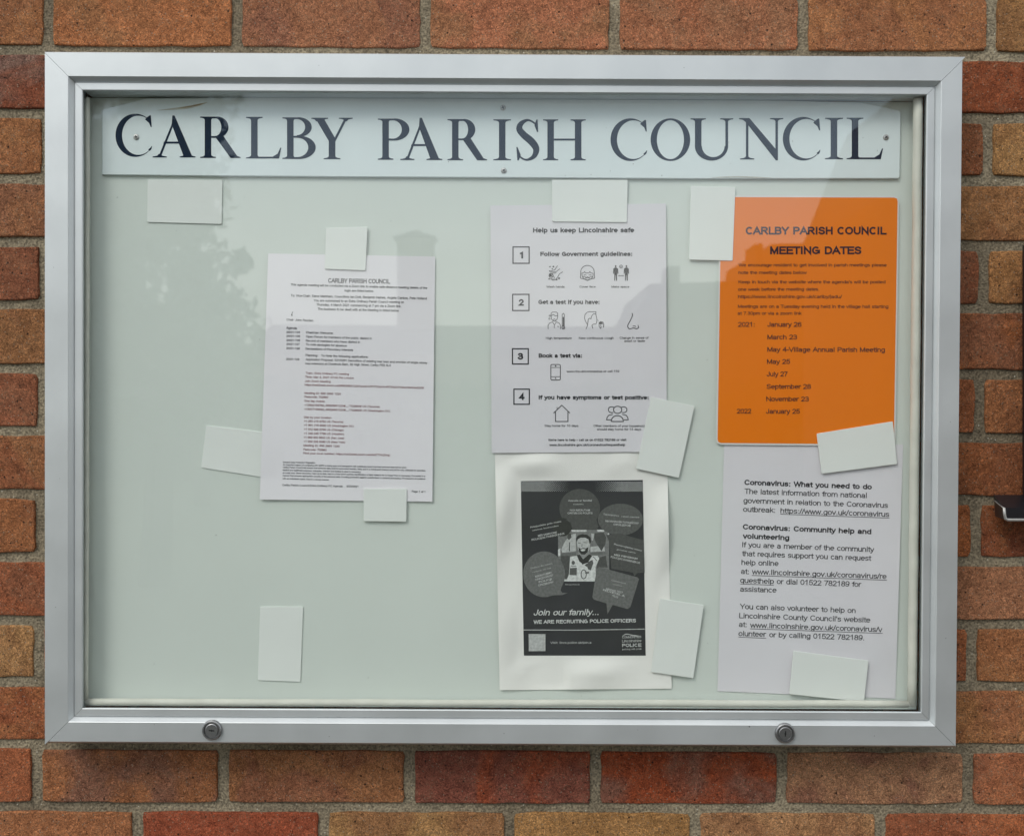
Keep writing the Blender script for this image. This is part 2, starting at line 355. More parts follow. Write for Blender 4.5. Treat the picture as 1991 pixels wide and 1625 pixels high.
for r in range(-3, 16):
    J = joints(r)
    for n in range(len(J) - 1):
        pxl, pxr = J[n] + 10.5, J[n + 1] - 10.5
        hh = 9.5
        zt = [at(p, bed(r, p) + hh, YW) for p in (pxl, pxr)]; zb = [at(p, bed(r + 1, p) - hh, YW) for p in (pxl, pxr)]
        V, F = brick_mesh((zt[0].x + zb[0].x) / 2, (zt[1].x + zb[1].x) / 2, zb[0].z, zb[1].z, zt[0].z, zt[1].z, (r + 9) * 100 + n)
        o = mk('brick', V, F, M['brick'], wall)
        idx = n - 2                      # brick whose right-hand joint is the first visible one is number 0
        a, c = TONES.get((r, idx), (rnd.choice(PAL), rnd.choice(PAL)))
        a, c = [tuple(.85 * (v * .68 + .32 * g) + .15 * (sum(q) / 3 + 5) for v, g in zip(q, (144, 92, 55))) for q in (a, c)]
        o['tone_a'] = [min(.8, v * ALB) for v in s2l(a)]; o['tone_b'] = [min(.8, v * ALB) for v in s2l(c)]
# mortar bed: one uneven sheet a few millimetres behind the brick faces, with the solid wall behind it
V, F = box(-1.75, 1.75, YW + .0032, YW + .11, 0.0, 2.75)
mort = mk('mortar', V, F, M['mortar'], wall); tag(mort, 'grey sandy mortar joints between the bricks')

# ------------------------------------------------------------------ notice board
BWD, BHT = 1.0519, .7946
YF, YL, YP = -.045, -.0385, -.010
board = empty('notice_board', (0, 0, ZC - BHT / 2), 'wide silver aluminium framed parish notice board with glass front on the brick wall', 'notice board')
def rail(side):
    b = {'l': .0022, 't': .0016, 'r': .0052, 'b': .0062}
    bb = b[side]
    prof = [(0, YW - .0005), (0, YF + bb * 2.4), (bb, YF), (.0285, YF), (.0290, YF + .0004), (.0335, YL + .0008), (.0342, YL - .0004), (.0348, YL - .0008), (.0422, YL - .0008), (.0430, YL), (.0430, YP)] if side == 't' else None
    prof = prof or [(0, YW - .0005), (0, YF + bb * 2.4), (bb, YF), (.0285, YF), (.0290, YF + .0004), (.0335, YL + .0008), (.0342, YL - .0004), (.0348, YL - .0008), (.0422, YL - .0008), (.0430, YL), (.0430, -.0356), (.0352, -.0356), (.0352, YP)]
    ends = []
    for sgn in (-1, 1):
        pts = []
        for s, y in prof:
            g = s + .00022          # hair gap along the mitre
            if side in 'tb':
                z = BHT / 2 - s if side == 't' else -BHT / 2 - .0034 + s
                pts.append((sgn * (BWD / 2 - g) + (.0052 if sgn > 0 else 0), y, ZC + z))
            else:
                x = BWD / 2 + .0052 - s if side == 'r' else -BWD / 2 + s
                pts.append((x, y, ZC + sgn * (BHT / 2 - g) - (.0034 if sgn < 0 else 0)))
        ends.append(pts)
    n = len(prof); V = ends[0] + ends[1]
    F = [(i, i + 1, n + i + 1, n + i) for i in range(n - 1)] + [(n - 1, 0, n, 2 * n - 1), tuple(range(n)), tuple(reversed(range(n, 2 * n)))]
    return mk('frame_rail', V, F, M['alu'], board)
rails = {s: rail(s) for s in 'tblr'}
ix, iz = BWD / 2 - .0453, BHT / 2 - .0453
V, F = box(-ix - .008, ix + .010, -.0350, -.0310, ZC - iz - .008, ZC + iz + .002); mk('glass_pane', V, F, M['glass'], board)
V, F = box(-ix - .0097, ix + .0125, YP, -.006, ZC - iz - .0105, ZC + iz + .0018); panel = mk('back_panel', V, F, M['panel'], board)

def tube(pts, r, seg=14, wob=0, seed=1):
    rr = random.Random(seed); V, F = [], []
    for i, p in enumerate(pts):
        a = Vector(pts[max(0, i - 1)]); c = Vector(pts[min(len(pts) - 1, i + 1)]); t = (c - a).normalized()
        u = Vector((0, -1, 0)); v = t.cross(u).normalized(); R_ = r * (1 + rr.uniform(-wob, wob))
        for k in range(seg):
            an = 2 * math.pi * k / seg; V.append(Vector(p) + u * math.cos(an) * R_ + v * math.sin(an) * R_)
    for i in range(len(pts) - 1):
        for k in range(seg):
            q = (k + 1) % seg; F.append((i * seg + k, i * seg + q, (i + 1) * seg + q, (i + 1) * seg + k))
    F.append(tuple(reversed(range(seg)))); F.append(tuple(range((len(pts) - 1) * seg, len(pts) * seg)))
    return V, F
def strip(p, q, n=26, seed=1, r=.0054):
    rr = random.Random(seed); P = []
    for i in range(n + 1):
        t = i / n; v = Vector(p).lerp(Vector(q), t); v.x += rr.uniform(-.0003, .0003); v.z += rr.uniform(-.0003, .0003); P.append(v)
    V, F = tube(P, r, 14, .03, seed); return mk('seal_strip', V, F, M['seal'], board, smooth=True)
def sp(px, py): return at(px, py, -.0255)
strip(sp(1785, 193), sp(1773, 1371), seed=3)
strip(sp(170, 190), sp(167, 1360), seed=4, r=.0029)
strip(sp(167, 1364.5), sp(1766, 1368), seed=5, r=.0042)

sp_r = random.Random(8); V, F = [], []
for (x, y) in [(343, 449), (228, 384), (921, 1317), (716, 1317), (270, 800), (640, 1100), (420, 1040), (880, 1180), (1375, 700), (1350, 1080), (760, 430), (505, 660), (1130, 1352), (300, 1290), (475, 385), (1376, 1250)]:
    n = len(V); R_ = sp_r.uniform(.7, 1.3)
    for i in range(6): V.append(at(x + R_ * math.cos(i * 1.047), y + R_ * math.sin(i * 1.047) * .8, YP - .0001))
    F.append(tuple(range(n, n + 6)))
mk('speck', V, F, M['g8'], board)['kind'] = 'stuff'

# locks in the bottom rail
def disc(c, r0, prof, seg=32):
    """surface of revolution about Y at point c; prof = list of (radius, y)"""
    V, F = [], []
    for (r, y) in prof:
        for k in range(seg):
            a = 2 * math.pi * k / seg; V.append((c.x + r * math.cos(a), y, c.z + r * math.sin(a)))
    for i in range(len(prof) - 1):
        for k in range(seg):
            q = (k + 1) % seg; F.append((i * seg + k, i * seg + q, (i + 1) * seg + q, (i + 1) * seg + k))
    F.append(tuple(range((len(prof) - 1) * seg, len(prof) * seg)))
    return V, F
def lock(px, py, ang):
    c = at(px, py, YF - .002); R_ = .0112
    V, F = disc(c, R_, [(R_ + .0005, YF + .0002), (R_ + .0005, YF - .0006), (R_, YF - .0030), (R_ - .0009, YF - .0040), (R_ - .0021, YF - .0040), (R_ - .0026, YF - .0022), (.0001, YF - .0022)])
    lk = mk('lock', V, F, M['steel'], board, smooth=False)
    V, F = disc(c, R_, [(R_ - .0034, YF - .0020), (R_ - .0036, YF - .0031), (R_ - .0044, YF - .0035), (.0001, YF - .0035)])
    mk('lock_plug', V, F, M['steel'], lk)
    pts = [(-.0044, .0009), (-.0044, -.0009), (-.0012, -.0009), (-.0007, -.0015), (.0007, -.0015), (.0012, -.0009), (.0044, -.0009), (.0044, .0009), (.0012, .0009), (.0007, .0015), (-.0007, .0015), (-.0012, .0009)]
    pts = [(x * .72, z * .72) for x, z in pts]
    ca, sa = math.cos(ang), math.sin(ang)
    out = [(c.x + x * ca - z * sa, 0, c.z + x * sa + z * ca) for x, z in pts]
    V = [(p[0], YF - .0037, p[2]) for p in out] + [(p[0], YF - .0034, p[2]) for p in out]; n = len(out)
    F = [tuple(range(n))] + [(i, n + i, n + (i + 1) % n, (i + 1) % n) for i in range(n)]
    mk('keyhole', V, F, M['void'], lk)
    return lk
lock(412, 1419, math.radians(-4)); lock(1526.5, 1425, math.radians(86))

sp_r = random.Random(21); V, F = [], []
for (x, y, R_) in [(1457, 1412, 1.6), (980, 1425, .9), (640, 1431, .8), (1240, 1418, .7), (300, 1408, .7), (1700, 1430, .9), (1848, 820, .8), (108, 1180, .8), (104, 520, .7), (620, 128, .7), (1330, 132, .8), (1839, 1240, .9), (116, 930, .6)]:
    n = len(V)
    for i in range(6): V.append(at(x + R_ * math.cos(i * 1.047), y + R_ * math.sin(i * 1.047) * .8, YF - .0002))
    F.append(tuple(range(n, n + 6)))
mk('speck', V, F, M['g1'], board)['kind'] = 'stuff'

# name plaque -----------------------------------------------------------
YQ = -.0142
out_px = [(198, 340), (420, 342.5), (700, 344.5), (1000, 346), (1350, 348), (1747, 347.5), (1750, 344), (1752, 219), (1749, 215), (1674, 199.5), (1500, 195), (1000, 192), (500, 189), (285, 191), (201, 212), (198, 217)]
outl = [at(x, y, YQ) for x, y in out_px]
V, F = slab(outl, YQ, YP - .0001, .0009)
plaque = mk('name_plaque', V, F, M['plaque'], board)

def brush(pts, n=6, straight=False):
    """ribbon through (x,y,width) stations"""
    P = [Vector(p) for p in pts]
    if straight: S = P
    else:
        S = []
        for i in range(len(P) - 1):
            p0, p1, p2, p3 = P[max(0, i - 1)], P[i], P[i + 1], P[min(len(P) - 1, i + 2)]
            for k in range(n):
                t = k / n
                S.append(.5 * ((2 * p1) + (p2 - p0) * t + (2 * p0 - 5 * p1 + 4 * p2 - p3) * t * t + (3 * p1 - p0 - 3 * p2 + p3) * t ** 3))
        S.append(P[-1])
    A, B = [], []
    for i, s in enumerate(S):
        a = S[max(0, i - 1)]; c = S[min(len(S) - 1, i + 1)]; d = Vector((c.x - a.x, c.y - a.y))
        d = d.normalized() if d.length > 1e-9 else Vector((1, 0)); nrm = Vector((-d.y, d.x)) * s.z / 2
        A.append((s.x + nrm.x, s.y + nrm.y)); B.append((s.x - nrm.x, s.y - nrm.y))
    V = A + B; m_ = len(S)
    return V, [(i, m_ + i, m_ + i + 1, i + 1) for i in range(m_ - 1)]
def crescent(cx, cy, rx, ry, icx, icy, irx, iry, a0, a1, n=28):
    A, B = [], []
    for i in range(n + 1):
        a = math.radians(a0 + (a1 - a0) * i / n)
        A.append((cx + rx * math.cos(a), cy + ry * math.sin(a))); B.append((icx + irx * math.cos(a), icy + iry * math.sin(a)))
    m_ = n + 1
    return A + B, [(i, m_ + i, m_ + i + 1, i + 1) for i in range(n)]
def pg(*pts): return list(pts), [tuple(range(len(pts)))]
ST, TH, SF = .158, .046, .026
def stem(x, y0=0, y1=1, wd=ST): return pg((x, y0), (x + wd, y0), (x + wd, y1), (x, y1))
def serif(xc, y, hw, up, wd=ST):
    """flat serif at y, bracketed into a stem of width wd; up=1 for a foot, -1 for a head serif"""
    b = .06; h = wd / 2
    L_ = [(xc - hw, y), (xc + hw, y), (xc + hw, y + up * SF)]
    for i in range(1, 6):
        t = i / 5; L_.append((xc + hw + (h - hw) * (1 - (1 - t) ** 2) if False else xc + h + (hw - h) * (1 - t) ** 2.2, y + up * (SF + b * t ** 1.6)))
    for i in range(5, 0, -1):
        t = i / 5; L_.append((xc - h - (hw - h) * (1 - t) ** 2.2, y + up * (SF + b * t ** 1.6)))
    L_.append((xc - hw, y + up * SF))
    return L_, [tuple(range(len(L_)))]
def G(ch, w_):
    P = []
    def st(x, hw=.185, wd=ST, foot=True, head=True):
        P.append(stem(x, .02, .98, wd))
        if foot: P.append(serif(x + wd / 2, 0, hw, 1, wd))
        if head: P.append(serif(x + wd / 2, 1, hw, -1, wd))
    if ch == 'I': st(w_ / 2 - ST / 2, w_ / 2)
    elif ch == 'L':
        st(.125, .20); P.append(brush([(.24, .022, .044), (w_ - .2, .022, .044), (w_ - .11, .03, .06)]))
        P.append(pg((w_ - .2, 0), (w_ - .055, 0), (w_, .26), (w_ - .025, .26), (w_ - .09, .115), (w_ - .2, .05)))
    elif ch == 'H':
        st(.105, .185); st(w_ - .105 - ST, .185); P.append(pg((.2, .485), (w_ - .2, .485), (w_ - .2, .53), (.2, .53)))
    elif ch == 'P':
        st(.105, .19); P.append(crescent(.40, .735, w_ - .40, .268, .36, .735, w_ - .545, .222, -92, 92))
        P.append(pg((.2, .953), (.41, .958), (.41, 1.0), (.2, 1.0))); P.append(pg((.24, .467), (.41, .467), (.41, .51), (.24, .52)))
    elif ch == 'R':
        bw_ = w_ * .70
        st(.105, .19); P.append(crescent(.40, .745, bw_ - .40, .258, .36, .745, bw_ - .535, .213, -92, 92))
        P.append(pg((.2, .953), (.41, .956), (.41, 1.0), (.2, 1.0))); P.append(pg((.24, .487), (.43, .487), (.43, .53), (.24, .53)))
        P.append(pg((.36, .515), (w_ - .27, .04), (w_ - .30, 0), (w_, 0), (w_, .022), (w_ - .09, .05), (.545, .53)))
        P[-1] = pg((.36, .51), (w_ - .24, .0), (w_, 0), (w_, .022), (w_ - .085, .05), (.555, .535))
    elif ch == 'B':
        st(.105, .19, head=True)
        P.append(crescent(.38, .765, w_ * .88 - .38, .237, .34, .765, w_ * .88 - .50, .193, -92, 92))
        P.append(crescent(.40, .277, w_ - .40, .278, .35, .277, w_ - .53, .232, -92, 92))
        P.append(pg((.2, .958), (.39, .958), (.39, 1.0), (.2, 1.0))); P.append(pg((.24, .512), (.42, .512), (.42, .556), (.24, .556))); P.append(pg((.2, 0), (.41, 0), (.41, .045), (.2, .045)))
    elif ch == 'A':
        ax = w_ * .5
        P.append(pg((ax - .04, 1.02), (ax + .015, 1.02), (w_ - .075, .02), (w_ - .285, .02), (ax - .055, .80)))
        P.append(pg((ax - .035, .86), (ax - .005, .80), (.205, .02), (.145, .02)))
        P.append(pg((.26, .335), (w_ - .33, .335), (w_ - .345, .385), (.28, .385)))
        P.append(serif(.175, 0, .17, 1, .06)); P.append(serif(w_ - .19, 0, .19, 1, .17))
    elif ch == 'Y':
        ax = w_ * .50
        P.append(pg((ax - .08, .02), (ax + .08, .02), (ax + .08, .44), (ax - .08, .44)))
        P.append(serif(ax, 0, .2, 1))
        P.append(pg((.10, .98), (.30, .98), (ax + .08, .50), (ax + .08, .36), (ax - .08, .36), (ax - .08, .44)))
        P.append(pg((w_ - .20, .98), (w_ - .135, .98), (ax + .08, .43), (ax + .04, .47)))
        P.append(serif(.20, 1, .2, -1, .19)); P.append(serif(w_ - .165, 1, .165, -1, .065))
    elif ch == 'C':
        cx = w_ * .545; P.append(crescent(cx, .5, cx, .525, cx + .075, .5, cx - .085, .475, 48, 318, 44))
        e0 = (cx + .03 + (cx - .04) * math.cos(math.radians(48)), .5 + .50 * math.sin(math.radians(48)))
        P.append(pg((w_ - .055, .985), (w_ - .025, .985), (w_ - .004, .70), (w_ - .03, .70), (w_ - .07, .80), (w_ - .17, .885), (w_ - .13, .93)))
        ea = math.radians(318)
        P.append(brush([(w_ - .075, .14, .05), (w_ - .035, .172, .042), (w_ - .005, .235, .012)]))
    elif ch == 'O':
        cx = w_ / 2; P.append(crescent(cx, .5, cx, .525, cx, .5, cx - .155, .478, 0, 360, 56))
    elif ch == 'U':
        P.append(stem(.105, .32, .98)); P.append(serif(.105 + ST / 2, 1, .185, -1))
        P.append(pg((w_ - .19, .32), (w_ - .125, .32), (w_ - .125, .98), (w_ - .19, .98))); P.append(serif(w_ - .158, 1, .158, -1, .065))
        cx = (w_ - .02) / 2
        P.append(crescent(cx, .33, cx - .105, .35, cx + .042, .33, cx - .232, .265, 180, 360, 32))
    elif ch == 'N':
        P.append(pg((.165, .02), (.225, .02), (.225, .96), (.165, .96))); P.append(serif(.195, 0, .17, 1, .06))
        P.append(pg((w_ - .19, -.02), (w_ - .13, -.02), (w_ - .13, .98), (w_ - .19, .98))); P.append(serif(w_ - .16, 1, .16, -1, .06))
        P.append(pg((.06, .98), (.06, 1.0), (.25, 1.0), (w_ - .13, .19), (w_ - .13, -.02), (w_ - .18, -.02), (.165, .90)))
        P.append(pg((0, 1), (0, .975), (.13, .95), (.19, .90), (.25, 1.0)))
    elif ch == 'S':
        P.append(brush([(w_ - .085, .80, .025), (w_ - .15, .91, .04), (w_ * .5, .985, .055), (w_ * .24, .90, .12), (w_ * .17, .76, .155), (w_ * .36, .61, .17), (w_ * .64, .46, .18), (w_ * .83, .28, .16), (w_ * .74, .09, .11), (w_ * .45, .005, .05), (w_ * .20, .08, .04), (w_ * .085, .22, .03)], 8))
        P.append(pg((w_ - .10, 1.0), (w_ - .07, 1.0), (w_ - .055, .69), (w_ - .085, .69), (w_ - .15, .86)))
        P.append(pg((.03, .32), (.06, .32), (.14, .12), (.09, -.01), (.055, -.01)))
    return P
def letter(ch, x0, x1, yt, yb, tilt=0):
    h = yb - yt; w_ = (x1 - x0) / h; V, F = [], []
    for i, (pv, pf) in enumerate(G(ch, w_)):
        n = len(V)
        for (u, v) in pv: V.append(at(x0 + u * h, yb - v * h, YQ - .00012 - .00003 * i))
        F += [tuple(n + q for q in f) for f in pf]
    return mk('letter', V, F, M['letter'], plaque)
for ch, x0, x1, yt, yb in [('C', 224.5, 295.4, 223.5, 303.5), ('A', 296.5, 380, 226.5, 306.5), ('R', 389.6, 467.7, 227.2, 307.5), ('L', 478, 547, 227.7, 308.5), ('B', 549.6, 613.8, 228.6, 309.4), ('Y', 605.5, 685.7, 229.4, 310),
        ('P', 735, 796, 231, 311), ('A', 778, 860, 231, 311.5), ('R', 870.5, 947, 232, 312), ('I', 959.4, 993.5, 232.5, 312), ('S', 1001.6, 1050.8, 232.8, 311.5), ('H', 1056, 1138.7, 232.5, 312),
        ('C', 1187, 1258, 232.5, 311.5), ('O', 1265, 1342, 232.5, 311.5), ('U', 1342.7, 1425.7, 230.5, 311), ('N', 1437, 1523, 230, 310.5), ('C', 1522, 1595, 229.8, 310.5), ('I', 1604, 1639, 229.5, 310), ('L', 1646, 1717, 229.3, 310)]:
    letter(ch, x0, x1, yt, yb)
def screw(px, py, rot=.4, sink=0, R_=.0034):
    c = at(px, py, YQ)
    V, F = disc(c, R_, [(R_, YQ - .00005), (R_, YQ - .0006), (R_ * .8, YQ - .0013), (R_ * .4, YQ - .0016), (.0001, YQ - .0016)], 20)
    mi = [0] * len(F)
    for a in (rot, rot + math.pi / 2):
        ca, sa = math.cos(a), math.sin(a); n = len(V); l_, t_ = R_ * .55, R_ * .14; y = YQ - .00175 - (.00004 if a != rot else 0)
        for (x, z) in ((-l_, -t_), (l_, -t_), (l_, t_), (-l_, t_)): V.append((c.x + x * ca - z * sa, y, c.z + x * sa + z * ca))
        F.append((n, n + 1, n + 2, n + 3)); mi.append(1)
    mk('screw', V, F, None, plaque, mats=[M['screw'], M['void']], midx=mi)
screw(978, 210); screw(979.5, 332, .8); screw(265, 267, .2); screw(1722.5, 267.5, .6)
def streak(name, stations, lift, m):
    bv, bf = brush(stations, 5)
    return mk(name, [at(x, y, YQ - lift) for x, y in bv], bf, m, plaque)
streak('rust_streak', [(305, 215, .3), (335, 212.5, 3.2), (365, 209, 5.5), (390, 203.5, 4.2), (404, 199, .4)], .00013, M['rust_pale'])  # brown streak near the plaque's top left, pale with a darker core
streak('rust_streak', [(345, 211, .3), (370, 207.5, 2.2), (388, 203.5, 2.2), (396, 201, .4)], .00016, M['rust'])
streak('grime_streak', [(1385, 345.2, .4), (1410, 344.6, 2.0), (1440, 344.2, 2.6), (1470, 345, 2.0), (1500, 346, .4)], .00013, M['grime'])
# chips and grime on the plaque
gr = random.Random(4); V, F = [], []
for (x, y, s) in [(872, 315, 2.2), (1231, 319, 1.6), (1187, 333, 1.6), (1149, 340, 1.5), (1099, 341.5, 1.4), (1287, 341.5, 1.8), (1417, 277, 1.4), (1541, 275, 2), (1540, 301, 1.8), (1420, 319, 1.2), (449, 280, 1.2), (1706, 293, 2.0), (1179, 249, 1.2), (1678, 268, 1.2), (336, 271, 1.0), (1010, 230, 1.4), (686, 272, 1.0)]:
    n = len(V); k = 6
    for i in range(k):
        a = 2 * math.pi * i / k; rr_ = s * gr.uniform(.4, .9); V.append(at(x + math.cos(a) * rr_ * .8, y + math.sin(a) * rr_, YQ - .0001))
    F.append(tuple(range(n, n + k)))
mk('paint_chip', V, F, M['g5'], plaque)['kind'] = 'stuff'

# ------------------------------------------------------------------ blank white magnetic cards
YC = -.0138
def card(q, label, Yb=None, yf=YC, rc=2.2):
    P = []
    for i in range(4):
        p, a, c = Vector(q[i]), Vector(q[i - 1]), Vector(q[(i + 1) % 4])
        e1 = (a - p).normalized() * rc; e2 = (c - p).normalized() * rc
        for t in (0, .5, 1):
            v = p + e1 * (1 - t) ** 2 + e2 * t ** 2; P.append(at(v.x, v.y, yf))
    P.reverse()
    V, F = slab(P, yf, yf + .0011, .00025)
    o = mk('magnetic_card', V, F, M['card'])
    return tag(o, label, 'magnet', 'blank white magnetic cards holding the notices')
card([(287, 349), (432.5, 350), (431, 436), (286, 432)], 'blank white card under the letters AR at the far left, holding nothing', yf=-0.0115)
card([(634, 443), (714.5, 441), (710.5, 526), (631, 523)], 'blank white card at the top of the agenda sheet')
card([(1073, 350), (1220.5, 350), (1219, 432.5), (1074, 431)], 'blank white landscape card at the top of the numbered safety sheet')
card([(1343, 362), (1430, 364), (1424.5, 507), (1340, 505)], 'blank white upright card at the top left of the orange notice')
card([(401, 827), (520, 841), (512, 928), (391, 909)], 'tilted blank white card half hidden behind the left edge of the agenda sheet', yf=-0.0112)
card([(707, 950), (791, 950), (790, 1014), (707, 1013)], 'small blank white card at the bottom edge of the agenda sheet')
card([(1266, 772), (1350.5, 789), (1320, 929), (1237, 911)], 'tilted blank white card between the safety sheet and the police poster', yf=-0.0142)
card([(1588, 843), (1736, 819), (1744.5, 902), (1598, 921)], 'tilted blank white card over the bottom right corner of the orange notice', yf=-0.0144)
card([(506, 1179), (589.5, 1179), (584, 1325), (501, 1322)], 'blank white upright card alone at the lower left of the panel', yf=-0.0115)
card([(1283, 1163), (1368.5, 1176), (1348, 1318), (1266, 1306)], 'tilted blank white card at the lower right side of the police poster', yf=-.0150)
card([(1543, 1265), (1689, 1284), (1680, 1364), (1535, 1349)], 'tilted blank white card at the bottom of the coronavirus letter', yf=-.0160)

# ------------------------------------------------------------------ sheets of paper
def sheet(name, q, Y, relief, m, label, cat='notice', cell=7.0, rc=0, back=0.00018):
    """q: corners TL,TR,BR,BL in photo pixels on the plane y=Y; relief(px,py)->metres lifted off it"""
    TL, TR, BR_, BL_ = [Vector(v) for v in q]
    nu = int((TR - TL).length / cell); nv = int((BL_ - TL).length / cell); V, F = [], []
    for j in range(nv + 1):
        for i in range(nu + 1):
            u, v = i / nu, j / nv
            if rc:
                du = min(i, nu - i) * cell; dv = min(j, nv - j) * cell
            p = TL * (1 - u) * (1 - v) + TR * u * (1 - v) + BR_ * u * v + BL_ * (1 - u) * v
            if rc and min(i, nu - i) == 0 and min(j, nv - j) == 0:
                c = (TL + TR + BR_ + BL_) / 4; p = p + (c - p).normalized() * rc
            V.append(at(p.x, p.y, Y - relief(p.x, p.y)))
    for j in range(nv):
        for i in range(nu):
            a = j * (nu + 1) + i; F.append((a, a + nu + 1, a + nu + 2, a + 1))
    o = mk(name, V, F, m, smooth=True)
    tag(o, label, cat)
    return o

FONT = bpy.data.curves.new('probe', 'FONT')
def text_mesh(s, bold=0.0, shear=0.0, res=2, space=1.0):
    cu = bpy.data.curves.new('t', 'FONT'); cu.body = s; cu.resolution_u = res; cu.offset = bold; cu.shear = shear; cu.size = 1; cu.space_character = space
    o = bpy.data.objects.new('t', cu); C.objects.link(o); bpy.context.view_layer.update()
    me = bpy.data.meshes.new_from_object(o)
    V = [v.co.copy() for v in me.vertices]; F = [tuple(p.vertices) for p in me.polygons]
    bpy.data.objects.remove(o); bpy.data.meshes.remove(me); bpy.data.curves.remove(cu)
    return V, F
hv, _ = text_mesh('H'); CAP = max(v.y for v in hv)

